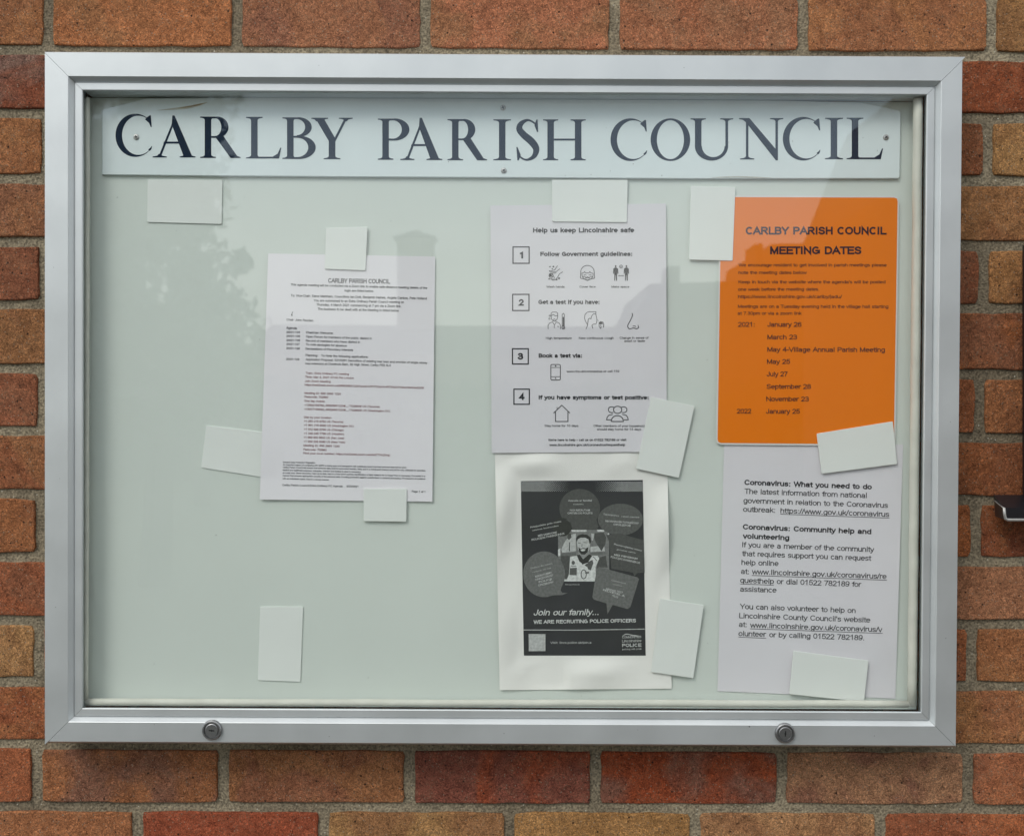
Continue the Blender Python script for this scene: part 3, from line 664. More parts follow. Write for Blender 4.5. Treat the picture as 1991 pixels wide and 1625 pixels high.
# single-line sans alphabet: (advance, strokes); capital height 1, x-height .72
def E_(cx, cy, rx, ry, a0, a1, n=None):
    n = n or max(3, int(abs(a1 - a0) / 26))
    return [(cx + rx * math.cos(math.radians(a0 + (a1 - a0) * i / n)), cy + ry * math.sin(math.radians(a0 + (a1 - a0) * i / n))) for i in range(n + 1)]
O_ = lambda cx, cy, rx, ry: E_(cx, cy, rx, ry, 90, 450, 14)
SG = {
 'a': (.68, [E_(.32, .50, .22, .22, 155, 0) + [(.54, 0)], [(.54, .43), (.30, .38)] + E_(.27, .19, .19, .19, 90, 270) + [(.42, .03), (.54, .18)]]),
 'b': (.70, [[(.1, 0), (.1, 1)], O_(.35, .36, .25, .36)]), 'c': (.64, [E_(.36, .36, .27, .36, 45, 315)]), 'd': (.70, [[(.6, 0), (.6, 1)], O_(.35, .36, .25, .36)]),
 'e': (.70, [[(.12, .37), (.60, .37)], E_(.36, .36, .27, .36, 2, 315)]), 'f': (.36, [E_(.36, .82, .17, .18, 85, 180) + [(.19, 0)], [(.03, .70), (.36, .70)]]),
 'g': (.70, [O_(.35, .36, .25, .36), [(.6, .72), (.6, -.04)] + E_(.36, -.04, .24, .24, 0, -150)]), 'h': (.68, [[(.1, 0), (.1, 1)], [(.1, .40)] + E_(.34, .46, .23, .26, 165, 0) + [(.57, 0)]]),
 'i': (.28, [[(.14, 0), (.14, .72)], [(.14, .93), (.14, 1.0)]]), 'j': (.28, [[(.14, .72), (.14, -.12)] + E_(.0, -.12, .14, .15, 0, -75), [(.14, .93), (.14, 1.0)]]),
 'k': (.62, [[(.1, 0), (.1, 1)], [(.53, .72), (.12, .30)], [(.26, .44), (.57, 0)]]), 'l': (.28, [[(.14, 0), (.14, 1)]]),
 'm': (1.04, [[(.1, 0), (.1, .72)], [(.1, .42)] + E_(.32, .48, .21, .24, 165, 0) + [(.53, 0)], [(.53, .42)] + E_(.74, .48, .21, .24, 165, 0) + [(.95, 0)]]),
 'n': (.68, [[(.1, 0), (.1, .72)], [(.1, .40)] + E_(.34, .46, .23, .26, 165, 0) + [(.57, 0)]]), 'o': (.70, [O_(.35, .36, .27, .36)]),
 'p': (.70, [[(.1, -.28), (.1, .72)], O_(.35, .36, .25, .36)]), 'q': (.70, [[(.6, -.28), (.6, .72)], O_(.35, .36, .25, .36)]), 'r': (.42, [[(.1, 0), (.1, .72)], [(.1, .40)] + E_(.36, .42, .26, .29, 160, 80)]),
 's': (.62, [E_(.31, .54, .21, .18, 25, 215) + E_(.31, .18, .22, .18, 75, -155)]), 't': (.36, [[(.18, .92), (.18, .16)] + E_(.32, .16, .14, .16, 180, 275), [(.04, .70), (.34, .70)]]),
 'u': (.68, [[(.57, .72), (.57, 0)], [(.57, .30)] + E_(.33, .26, .23, .26, -15, -180) + [(.1, .72)]]), 'v': (.60, [[(.04, .72), (.30, 0), (.56, .72)]]), 'w': (.88, [[(.04, .72), (.24, 0), (.44, .68), (.64, 0), (.84, .72)]]),
 'x': (.60, [[(.05, .72), (.55, 0)], [(.55, .72), (.05, 0)]]), 'y': (.60, [[(.04, .72), (.31, .02)], [(.56, .72), (.27, -.14)] + E_(.10, -.12, .15, .14, -20, -100)]), 'z': (.60, [[(.06, .72), (.52, .72), (.06, 0), (.55, 0)]]),
 'A': (.84, [[(.03, 0), (.42, 1), (.81, 0)], [(.18, .34), (.66, .34)]]), 'B': (.82, [[(.12, .53), (.12, 1), (.46, 1)] + E_(.46, .765, .24, .235, 80, -90) + [(.12, .53)], [(.12, .53), (.12, 0), (.48, 0)] + E_(.48, .265, .26, .265, -80, 80)]),
 'C': (.88, [E_(.46, .5, .36, .5, 42, 318)]), 'D': (.88, [[(.12, 0), (.12, 1), (.42, 1)] + E_(.42, .5, .38, .5, 80, -80) + [(.42, 0), (.12, 0)]]), 'E': (.78, [[(.72, 1), (.12, 1), (.12, 0), (.73, 0)], [(.12, .53), (.66, .53)]]),
 'F': (.74, [[(.70, 1), (.12, 1), (.12, 0)], [(.12, .50), (.62, .50)]]), 'G': (.94, [E_(.47, .5, .37, .5, 42, 350), [(.50, .46), (.84, .46), (.84, .12)]]), 'H': (.88, [[(.12, 0), (.12, 1)], [(.76, 0), (.76, 1)], [(.12, .53), (.76, .53)]]),
 'I': (.32, [[(.16, 0), (.16, 1)]]), 'J': (.62, [[(.48, 1), (.48, .25)] + E_(.27, .25, .21, .25, 0, -180)]), 'K': (.82, [[(.12, 0), (.12, 1)], [(.72, 1), (.13, .40)], [(.34, .60), (.76, 0)]]), 'L': (.68, [[(.12, 1), (.12, 0), (.66, 0)]]),
 'M': (1.0, [[(.12, 0), (.12, 1)], [(.88, 0), (.88, 1)], [(.13, .98), (.50, .06), (.87, .98)]]), 'N': (.90, [[(.12, 0), (.12, 1), (.78, 0), (.78, 1)]]), 'O': (.96, [O_(.48, .5, .39, .5)]), 'P': (.80, [[(.12, 0), (.12, 1), (.46, 1)] + E_(.46, .74, .26, .26, 80, -80) + [(.12, .48)]]),
 'Q': (.96, [O_(.48, .5, .39, .5), [(.56, .24), (.84, -.04)]]), 'R': (.86, [[(.12, 0), (.12, 1), (.48, 1)] + E_(.48, .755, .26, .245, 80, -80) + [(.12, .51)], [(.44, .49), (.76, 0)]]),
 'S': (.80, [E_(.40, .75, .28, .25, 20, 225) + E_(.40, .255, .30, .255, 72, -160)]), 'T': (.74, [[(.37, 0), (.37, 1)], [(.03, 1), (.71, 1)]]), 'U': (.88, [[(.12, 1), (.12, .34)] + E_(.44, .34, .32, .34, 180, 360) + [(.76, 1)]]),
 'V': (.80, [[(.03, 1), (.40, 0), (.77, 1)]]), 'W': (1.14, [[(.03, 1), (.30, 0), (.57, .96), (.84, 0), (1.11, 1)]]), 'X': (.80, [[(.05, 1), (.75, 0)], [(.75, 1), (.05, 0)]]), 'Y': (.80, [[(.40, 0), (.40, .43), (.05, 1)], [(.40, .43), (.75, 1)]]), 'Z': (.74, [[(.08, 1), (.66, 1), (.06, 0), (.69, 0)]]),
 '0': (.70, [O_(.35, .5, .27, .5)]), '1': (.70, [[(.14, .76), (.40, 1), (.40, 0)]]), '2': (.70, [E_(.34, .72, .26, .28, 165, -35) + [(.08, .0), (.62, 0)]]), '3': (.70, [E_(.33, .755, .23, .245, 155, -80) + [(.27, .52)], [(.30, .52)] + E_(.34, .27, .26, .27, 80, -160)]),
 '4': (.70, [[(.49, 0), (.49, 1), (.06, .30), (.66, .30)]]), '5': (.70, [[(.60, 1), (.18, 1), (.12, .50)] + E_(.35, .33, .26, .33, 125, -155)]), '6': (.70, [E_(.38, .68, .27, .32, 35, 160) + [(.08, .42)] + E_(.35, .32, .27, .32, 180, -180, 14)]),
 '7': (.70, [[(.06, 1), (.62, 1), (.38, .50), (.27, 0)]]), '8': (.70, [O_(.35, .76, .22, .24), O_(.35, .27, .27, .27)]), '9': (.70, [E_(.32, .32, .27, .32, -145, -20) + [(.62, .58)] + E_(.35, .68, .27, .32, 0, 360, 14)]),
 '.': (.34, [[(.17, .0), (.17, .04)]]), ',': (.34, [[(.17, .04), (.13, -.14)]]), ':': (.34, [[(.17, 0), (.17, .04)], [(.17, .62), (.17, .66)]]), ';': (.34, [[(.17, .04), (.13, -.14)], [(.17, .62), (.17, .66)]]), '/': (.36, [[(.02, -.02), (.34, 1.02)]]),
 '-': (.42, [[(.06, .36), (.36, .36)]]), "'": (.24, [[(.12, .72), (.12, 1)]]), '?': (.70, [E_(.34, .74, .24, .26, 165, -45) + [(.34, .26)], [(.34, 0), (.34, .03)]]), '=': (.72, [[(.08, .30), (.64, .30)], [(.08, .58), (.64, .58)]]), '+': (.72, [[(.08, .44), (.64, .44)], [(.36, .16), (.36, .72)]]),
 '#': (.72, [[(.18, 0), (.30, 1)], [(.42, 0), (.54, 1)], [(.05, .34), (.62, .34)], [(.10, .68), (.67, .68)]]), '*': (.48, [[(.24, .6), (.24, 1)], [(.08, .70), (.40, .90)]]), '(': (.40, [E_(.44, .38, .30, .66, 125, 235)]), ')': (.40, [E_(-.04, .38, .30, .66, -55, 55)]), ' ': (.42, [])}
def sans_mesh(st, t=.12, shear=0.0):
    V, F, x = [], [], 0.0
    for chh in st:
        adv, strokes = SG.get(chh, SG['o'])
        for kk, P_ in enumerate(strokes):
            Q = [Vector((x + px_, t / 2 + py_ * (1 - t) if py_ >= 0 else t / 2 + py_)) for px_, py_ in P_]
            Q = [q for i, q in enumerate(Q) if i == 0 or (q - Q[i - 1]).length > .012]
            closed = (Q[0] - Q[-1]).length < .02 and len(Q) > 4
            if not closed:
                d0 = (Q[0] - Q[1]).normalized(); d1 = (Q[-1] - Q[-2]).normalized()
                vert = lambda d: abs(d.y) > .6 or abs(d.x) > .95
                if vert(d0): Q[0] = Q[0] + d0 * t / 2
                if vert(d1): Q[-1] = Q[-1] + d1 * t / 2
            else: Q = Q[:-1]
            vv, fv_ = line([tuple(q) for q in Q], t, closed); n = len(V)
            V += [(a + b * shear, b, kk) for a, b in vv]; F += [tuple(n + q for q in f) for f in fv_]
        x += adv - .015 + max(0, t - .11) * .8
    return V, F

class Page:
    def __init__(s, obj, Y, relief, scale=1, ox=0, oy=0):
        s.o, s.Y, s.r, s.s, s.ox, s.oy = obj, Y, relief, scale, ox, oy
        s.k = 0
    def view(s, scale, ox, oy): s.s, s.ox, s.oy = scale, ox, oy; return s
    def p(s, x, y, lift): 
        px, py = x / s.s + s.ox, y / s.s + s.oy
        return at(px, py, s.Y - s.r(px, py) - lift)
    def text(s, name, lines, m, bold=0.0, shear=0.0, lift=.00022, res=2, label=None, sans=True):
        """lines: (string, x0, y0, x1, y1, cap) in the current crop's units; baseline from (x0,y0) to (x1,y1)"""
        V, F = [], []
        for (st, x0, y0, x1, y1, cap, *fl) in lines:
            if sans:
                wt = (fl[0] if fl else bold) or .012
                tv, tf = sans_mesh(st, min(.225, .128 + 3.2 * max(0, wt - .004)), shear)
                tv = [Vector(v) for v in tv]; cap_ = 1.0
            else:
                tv, tf = text_mesh(st, fl[0] if fl else bold, shear, res); cap_ = CAP
            if not tv: continue
            a, c = min(v.x for v in tv), max(v.x for v in tv); n = len(V)
            d = Vector((x1 - x0, y1 - y0)); ln = d.length; d.normalize(); nn = Vector((d.y, -d.x))
            for v in tv:
                u = (v.x - a) / (c - a) * ln; h = v.y / cap_ * cap
                V.append(s.p(x0 + d.x * u + nn.x * h, y0 + d.y * u + nn.y * h, lift + (v.z * .000012 if sans else 0)))
            F += [tuple(n + q for q in f) for f in tf]
        o = mk(name, V, F, m, s.o)
        if label: o['label'] = label
        return o
    def shapes(s, name, items, m, lift=.00022, label=None):
        """items: (verts2d, faces) in crop units"""
        V, F = [], []
        for i, (pv, pf) in enumerate(items):
            n = len(V); V += [s.p(x, y, lift + .000012 * i) for x, y in pv]; F += [tuple(n + q for q in f) for f in pf]
        o = mk(name, V, F, m, s.o)
        if label: o['label'] = label
        return o
def line(pts, wd, closed=False, smooth=False):
    P = [(x, y, wd) for x, y in pts]
    if closed: P = P + [P[0]]
    if smooth: return brush(P, 5)
    V, F = [], []
    # mitred ribbon
    n = len(P); A, B = [], []
    for i in range(n):
        p = Vector(P[i][:2])
        a = Vector(P[i - 1][:2]) if i else (Vector(P[-2][:2]) if closed else None)
        c = Vector(P[i + 1][:2]) if i < n - 1 else (Vector(P[1][:2]) if closed else None)
        d1 = (p - a).normalized() if a is not None else (c - p).normalized(); d2 = (c - p).normalized() if c is not None else d1
        n1, n2 = Vector((-d1.y, d1.x)), Vector((-d2.y, d2.x)); mm = (n1 + n2); mm = mm.normalized() if mm.length > .1 else n1
        k = wd / 2 / max(.35, mm.dot(n1)); A.append(tuple(p + mm * k)); B.append(tuple(p - mm * k))
    return A + B, [(i, n + i, n + i + 1, i + 1) for i in range(n - 1)]
def ell(cx, cy, rx, ry, n=28, a0=0, a1=360):
    full = abs(a1 - a0) >= 360
    return [(cx + rx * math.cos(math.radians(a0 + (a1 - a0) * i / n)), cy + ry * math.sin(math.radians(a0 + (a1 - a0) * i / n))) for i in range(n if full else n + 1)]
def ring(cx, cy, rx, ry, wd, n=28): return line(ell(cx, cy, rx, ry, n), wd, True)
def arc(cx, cy, rx, ry, a0, a1, wd, n=14): return line(ell(cx, cy, rx, ry, n, a0, a1), wd)
def fill(pts): return list(pts), [tuple(range(len(pts)))]

# --- agenda sheet
def rel_a(x, y):
    u = (x - 520) / 320; v = (y - 495) / 480
    r = .0004 + .0012 * math.sin(u * 3.0 + .4) * math.sin(v * 2.6 + .3) ** 2
    r += .0030 * max(0, u - .8) ** 1.5 * max(0, min(1, (v - .1) * 3)) * 4
    r += .0035 * max(0, v - .9) * 6 * max(0, .55 - u)
    r += .0012 * max(0, 1 - abs(x - 512) / 40) * max(0, 1 - abs(y - 880) / 110)
    return r
YA = -.0116
ag = sheet('agenda_sheet', [(521.5, 493), (846, 499), (840.5, 975), (505, 971)], YA, rel_a, M['paper_a'], 'white printed council agenda sheet in small type on the left half of the panel')
A = Page(ag, YA, rel_a).view(2.62, 490, 420)
A.text('heading', [('CARLBY PARISH COUNCIL', 388, 340, 704, 345, 23, .012)], M['ink_soft'])
A.text('intro_text', [
    ('This agenda meeting will be conducted via a Zoom link to enable safe-distance meeting details of the', 197, 355, 893, 372, 11),
    ('login are listed below.', 472, 385, 620, 388, 11),
    ('To: Vice-Chair: Steve Markham, Councillors Ian Dott, Benjamin Haines, Angela Cardow, Pete Holland', 197, 411, 890, 426, 12, .01),
    ('You are summoned to an Extra Ordinary Parish Council meeting on', 314, 436, 774, 445, 12, .01),
    ('Thursday, 4 March 2021 commencing at 7 pm via a Zoom link.', 328, 457, 760, 466, 12, .01),
    ('The business to be dealt with at the Meeting is listed below', 334, 479, 748, 488, 12, .01),
    ('Chair: John Rawden', 176, 533, 312, 538, 11, .008)], M['ink_soft'])
A.shapes('signature', [line([(209, 487), (204, 496), (200, 506), (205, 502), (203, 511)], 2.2, smooth=True)], M['ink_soft'])
A.text('agenda_list', [
    ('Agenda', 174, 576, 228, 578, 13, .008), ('20/21-124', 174, 596, 245, 597, 10), ('Chairman Welcome', 275, 598, 412, 602, 11, .01),
    ('20/21-125', 174, 616, 245, 617, 10), ('Open Forum for members of the public dialled in', 275, 619, 610, 629, 11, .006),
    ('20/21-126', 174, 637, 245, 638, 10), ('Record of members who have dialled in', 274, 640, 550, 648, 11, .006),
    ('20/21-127', 174, 657, 243, 658, 10), ('To note apologies for absence', 274, 659, 483, 666, 11, .008),
    ('20/21-128', 173, 678, 243, 680, 10), ('Declarations of Pecuniary Interests', 273, 681, 515, 688, 11, .008),
    ('Planning:   To Note the following applications:', 273, 714, 592, 723, 11, .01),
    ('20/21-129', 172, 733, 241, 735, 10), ('Application Proposal: S21/0281 Demolition of existing rear lean and erection of single storey', 273, 735, 893, 753, 11, .006),
    ('rear extension at Chestnuts Barn, 62 High Street, Carlby PE9 4LX', 272, 756, 708, 766, 11, .006)], M['ink_soft'])
A.text('meeting_link', [
    ('Topic: Extra Ordinary PC meeting', 273, 804, 493, 810, 10), ('Time: Mar 4, 2021 07:00 PM London', 270, 824, 518, 830, 10), ('Join Zoom Meeting', 269, 845, 400, 848, 10),
    ('https://us02web.zoom.us/j/85628931220?pwd=UlPHTjQyUlc4RTRaQ1FQbzc5MWxaZz09', 268, 864, 875, 880, 10),
    ('Meeting ID: 856 2893 1220', 267, 906, 453, 911, 10), ('Passcode: 702860', 267, 925, 388, 928, 10), ('One tap mobile', 266, 946, 371, 949, 10),
    ('+12532158782,,85628931220#,,,,*702860# US (Tacoma)', 267, 967, 650, 976, 10), ('+13017158592,,85628931220#,,,,*702860# US (Washington DC)', 266, 988, 703, 998, 10),
    ('Dial by your location', 265, 1029, 404, 1032, 10), ('+1 253 215 8782 US (Tacoma)', 264, 1049, 465, 1053, 10), ('+1 301 715 8592 US (Washington DC)', 264, 1069, 518, 1075, 10),
    ('+1 312 626 6799 US (Chicago)', 264, 1090, 466, 1095, 10), ('+1 346 248 7799 US (Houston)', 264, 1111, 468, 1115, 10), ('+1 669 900 6833 US (San Jose)', 263, 1131, 469, 1136, 10),
    ('+1 929 205 6099 US (New York)', 263, 1152, 474, 1157, 10), ('Meeting ID: 856 2893 1220', 262, 1172, 446, 1177, 10), ('Passcode: 702860', 262, 1193, 380, 1196, 10),
    ('Find your local number: https://us02web.zoom.us/u/kdTTNcZHqJ', 261, 1212, 703, 1222, 10)], M['ink_red'])
A.text('small_print', [
    ('General Data Protection Regulation', 157, 1257, 322, 1260, 8, .01),
    ('An important aspect of complying with GDPR is being open and transparent with individuals about how their personal data will be used.', 157, 1270, 787, 1284, 8, .01),
    ('Carlby Parish Council will ensure that personal data shall be processed lawfully, fairly and in a transparent manner and will be only collected for specified,', 157, 1283, 884, 1300, 8, .01),
    ('explicit and legitimate purposes; adequate, relevant and limited to what is necessary;', 156, 1297, 555, 1307, 8, .01),
    ('accurate and, where necessary, kept up-to-date; kept in a form which permits identification of data subjects for no longer than is necessary; Processed in a', 156, 1311, 882, 1328, 8, .01),
    ('manner that ensures appropriate security of the personal data, including protection against unauthorised or unlawful processing. Processed in accordance', 156, 1325, 883, 1342, 8, .01),
    ('with an individuals rights. Kept in a secure manner.', 155, 1340, 394, 1347, 8, .01)], M['ink_soft'])
A.text('page_number', [('Page 1 of 1', 814, 1406, 882, 1409, 10, .012)], M['ink_soft'])
A.text('footer', [('Carlby Parish Council-Extra Ordinary PC Agenda    4/03/2021', 154, 1374, 541, 1382, 10, .006)], M['ink_soft'])

# --- police recruiting poster on plain paper
def rel_p(x, y):
    mx_ = max(0, min(1, max(1008 - x, x - 1258, y - 1280, 928 - y) / 30))
    r = .0003 + mx_ * (.0026 + .0034 * math.sin(y / 38.0 + (1.2 if x < 1100 else 0)) + .0026 * math.sin(x / 26.0 + y / 50.0))
    r += .0035 * max(0, y - 1300) / 40 * (.5 + .5 * math.sin(x / 27.0)) * mx_
    if y < 900: r *= max(0, (y - 870) / 30)
    if x > 1240: r *= .35 + .65 * max(0, min(1, (1165 - y) / 40))
    return max(r, .0001)
YO = -.0106
pp = sheet('police_poster', [(962, 874), (1297, 874), (1306, 1338), (971.5, 1341)], YO, rel_p, M['paper2'], 'black and white police recruiting poster printed on a creased white sheet, below the safety sheet', 'poster')
P = Page(pp, YO, rel_p)
gv, gf = [], []
for j in range(31):
    for i in range(25):
        u, v = i / 24, j / 30
        gv.append(((1012.5 + (1250 - 1012.5) * u) * (1 - v) + (1018.5 + (1255.5 - 1018.5) * u) * v, (935 - 2 * u) * (1 - v) + 1274 * v))
for j in range(30):
    for i in range(24): a = j * 25 + i; gf.append((a, a + 25, a + 26, a + 1))
P.shapes('poster_print', [(gv, gf)], M['print_dark'], .0002)
P.view(6.02, 1010, 930)
it = []
for j in range(9):
    for i in range(60):
        x = 24 + i * 24 + (12 if j % 2 else 0); y = 42 + j * 13
        if x > 1440: continue
        s_ = 15 * min(1, max(0, (abs(x - 735) - 130) / 330)) ** .7
        if s_ < 1.5: continue
        it.append(fill([(x - s_ * .55, y), (x, y - s_ * .55), (x + s_ * .55, y), (x, y + s_ * .55)]))
items_v, items_f = merge(it); o_ = P.shapes('halftone_border', [(items_v, items_f)], M['g6'], .0003); o_['kind'] = 'stuff'
LB = .00030
# framed photograph in the middle of the poster
P.shapes('poster_photo', [fill([(452, 602), (1048, 598), (1052, 1200), (455, 1205)])], M['g8'], LB)
P.shapes('photo_edge', [fill([(608, 600), (785, 598), (785, 622), (612, 624)]), fill([(905, 598), (1005, 598), (985, 622), (915, 622)]), fill([(452, 830), (480, 815), (478, 905), (452, 908)]), fill([(525, 1180), (895, 1182), (893, 1203), (525, 1203)]), fill([(1035, 640), (1052, 636), (1048, 670), (1030, 680)])], M['g7'], LB + .00006)['kind'] = 'stuff'
P.shapes('photo_street', [fill([(520, 760), (560, 700), (600, 660), (660, 640), (660, 850), (500, 868), (490, 830)]), fill([(830, 800), (990, 780), (1000, 850), (830, 860)]), fill([(840, 640), (875, 650), (860, 730), (845, 720)])], M['g6'], LB + .00006)['kind'] = 'stuff'
P.shapes('photo_shade', [fill([(565, 650), (600, 640), (610, 690), (580, 720), (560, 700)]), fill([(880, 640), (985, 630), (1015, 690), (1005, 770), (960, 850), (900, 760), (875, 700)]), fill([(480, 905), (590, 905), (575, 1150), (540, 1180), (490, 1080)]), fill([(915, 930), (1010, 900), (1030, 1040), (930, 1040), (900, 1100)]), fill([(580, 745), (590, 745), (592, 850), (578, 850)])], M['g1'], LB + .00010)['kind'] = 'stuff'
P.shapes('photo_ledge', [fill([(480, 872), (660, 866), (660, 905), (480, 910)]), fill([(830, 862), (1010, 858), (1010, 890), (830, 896)])], M['g3'], LB + .00012)['kind'] = 'stuff'
P.shapes('portrait_neck', [fill([(690, 850), (815, 850), (830, 905), (740, 990), (680, 905)])], M['g5'], LB + .00016)
P.shapes('portrait_shirt', [fill([(670, 895), (705, 890), (745, 945), (815, 885), (850, 905), (800, 985), (740, 1000), (700, 970)])], M['g4'], LB + .00020)
P.shapes('portrait_vest', [fill([(690, 900), (595, 915), (580, 1120), (555, 1182), (895, 1182), (890, 1040), (935, 935), (915, 905), (830, 900), (790, 985), (735, 1010)])], M['g7'], LB + .00018)
P.shapes('portrait_vest_kit', [fill(ell(630, 985, 20, 24, 14)), fill([(590, 1048), (672, 1042), (670, 1132), (585, 1128)]), fill([(800, 975), (855, 950), (865, 990), (835, 1075), (800, 1060)]), ring(752, 1120, 30, 52, 11), fill([(770, 1092), (815, 1090), (812, 1110), (768, 1112)]), fill([(760, 1010), (800, 990), (810, 1050), (770, 1020)]), line([(860, 910), (905, 960)], 8), line([(600, 1028), (670, 1024)], 7)], M['g2'], LB + .00024)['kind'] = 'stuff'
P.shapes('portrait_face', [fill([(672, 735), (680, 700), (720, 680), (775, 682), (815, 710), (828, 760), (820, 830), (790, 872), (745, 888), (705, 868), (682, 815)])], M['g6'], LB + .00028)
P.shapes('portrait_hair', [fill([(668, 745), (662, 700), (685, 665), (735, 650), (790, 656), (832, 690), (838, 740), (822, 770), (808, 712), (770, 692), (715, 692), (685, 710)]), fill([(690, 805), (715, 822), (745, 812), (778, 818), (808, 800), (800, 858), (765, 890), (725, 888), (698, 858)])], M['g4'], LB + .00032)
P.shapes('portrait_smile', [fill([(712, 830), (745, 824), (775, 828), (760, 848), (728, 850)])], M['g7'], LB + .00036)
P.shapes('portrait_features', [line([(688, 757), (716, 752)], 7), line([(752, 748), (786, 750)], 7), line([(735, 765), (729, 795), (745, 800)], 5)], M['g1'], LB + .00036)['kind'] = 'stuff'
# speech bubbles
def bubble(parts, m, lf=.0): return P.shapes('speech_bubble', parts, m, LB + .00044 + lf)
bubble([fill(ell(705, 350, 238, 228, 36))], M['g1']); bubble([fill([(540, 480), (900, 480), (925, 560), (905, 600), (620, 600), (600, 520), (560, 490)])], M['g1'], .00003)
bubble([fill(ell(1182, 480, 264, 186, 36))], M['g2'])
bubble([fill([(1015, 660), (1180, 640), (1300, 680), (1455, 722), (1466, 1100), (1380, 1105), (1345, 1145), (1330, 1100), (1075, 1055), (1050, 740)])], M['g1'], .00001)
bubble([fill(ell(500, 568, 110, 108, 26))], M['g4'], .00002)
bubble([fill(ell(288, 1120, 246, 268, 36, 0, 360))], M['g3']); bubble([fill([(500, 1235), (482, 1310), (500, 1335), (562, 1338), (500, 1362), (420, 1365), (380, 1370), (420, 1300)])], M['g3'], .00003)
bubble([fill([(905, 1050), (935, 1034), (1380, 1155), (1400, 1175), (1300, 1500), (1265, 1526), (1090, 1478), (1030, 1586), (1018, 1460), (870, 1415), (853, 1385)])], M['g3'], .00005)
LT = .00100
P.text('bubble_text', [('Ansoala ar familial', 568, 268, 848, 266, 20, .02), ('noastra', 630, 308, 752, 307, 16, .01), ('NOI RECRUTAM', 590, 380, 825, 380, 20, .03), ('OFITERI DE POLITIE', 562, 415, 856, 415, 20, .03)], M['g6'], lift=LT, sans=False, label=None)['kind'] = 'stuff'
P.text('bubble_text', [('Присоединяйтесь', 985, 425, 1165, 446, 18, .01), ('к нашей', 1195, 450, 1275, 455, 18, .01), ('семье', 1290, 458, 1402, 462, 18, .01), ('МЫ НАНИМАЕМ ПОЛИЦЕЙСКИХ', 1005, 506, 1397, 535, 20, .03), ('ОФИЦЕРОВ', 1100, 548, 1300, 562, 20, .03)], M['g6'], lift=LT, sans=False, label=None)['kind'] = 'stuff'
P.text('bubble_text', [('Prisijunkite prie musu', 130, 580, 488, 508, 19, .02), ('seimos komandos', 152, 615, 458, 558, 17, .01), ('MES SAMDOME', 218, 680, 440, 638, 20, .03), ('POLICIJOS PAREIGUNUS', 145, 728, 528, 652, 21, .03)], M['g6'], lift=LT, sans=False, label=None)['kind'] = 'stuff'
P.text('bubble_text', [('Pievienojieties musu', 1105, 775, 1428, 850, 19, .02), ('gimenes saime', 1138, 835, 1358, 876, 17, .01), ('MES PIENEMAM', 1108, 900, 1380, 948, 20, .03), ('POLICIJAS DARBINIEKUS', 1066, 925, 1410, 998, 21, .03)], M['g6'], lift=LT, sans=False, label=None)['kind'] = 'stuff'
P.text('bubble_text', [('Dolacz do naszej', 135, 1058, 385, 998, 18, .0), ('rodziny, do nas', 155, 1102, 370, 1052, 16, .0), ('REKRUTUJEMY', 188, 1158, 382, 1108, 21, .03), ('FUNKCJONARIUSZY', 190, 1195, 400, 1138, 21, .03), ('POLICJI', 228, 1222, 378, 1185, 21, .03), ('OFICEROW', 218, 1262, 402, 1218, 21, .03)], M['g6'], lift=LT, sans=False, label=None)['kind'] = 'stuff'
P.text('bubble_text', [('Csatlakozzon', 1075, 1195, 1245, 1235, 16, .0), ('csaladunkhoz', 1090, 1240, 1200, 1265, 14, .0), ('RENDOR TISZT', 1012, 1300, 1208, 1345, 20, .03), ('FELVETEL A', 975, 1310, 1232, 1385, 20, .03), ('POLICE', 1085, 1375, 1150, 1400, 20, .03)], M['g6'], lift=LT, sans=False, label=None)['kind'] = 'stuff'
P.text('photo_caption', [('lincs.police.uk', 538, 1245, 706, 1245, 14, .01)], M['g6'], lift=LT, sans=False, label=None)['kind'] = 'stuff'
P.view(7.964, 1010, 1170)
P.text('slogan', [('Join our family...', 220, 208, 1225, 200, 92, .008)], M['g7'], shear=.22, lift=LT, res=3)
P.text('slogan', [('WE ARE RECRUITING POLICE OFFICERS', 218, 336, 1805, 313, 56, .022)], M['g7'], lift=LT, res=3)
P.shapes('divider_line', [line([(62, 431), (900, 434), (1945, 417)], 13)], M['g6'], LT)
P.shapes('blank_patch', [fill([(142, 493), (402, 496), (402, 758), (145, 760)])], M['g6'], LT)
P.text('web_address', [('Visit: lincs.police.uk/join.a', 478, 645, 1112, 642, 34, .008)], M['g6'], lift=LT)
P.text('police_logo', [('COMMUNITIES', 1592, 562, 1885, 556, 36, .01), ('Lincolnshire', 1590, 622, 1890, 616, 40, .01), ('POLICE', 1590, 695, 1890, 690, 52, .04), ('policing with pride', 1592, 742, 1892, 735, 24, .01)], M['g6'], lift=LT)
P.shapes('logo_swoosh', [brush([(1592, 528, 4), (1650, 497, 14), (1730, 508, 14), (1800, 528, 10), (1888, 540, 3)]), brush([(1720, 528, 3), (1760, 514, 10), (1830, 520, 8), (1885, 528, 3)])], M['g6'], LT)

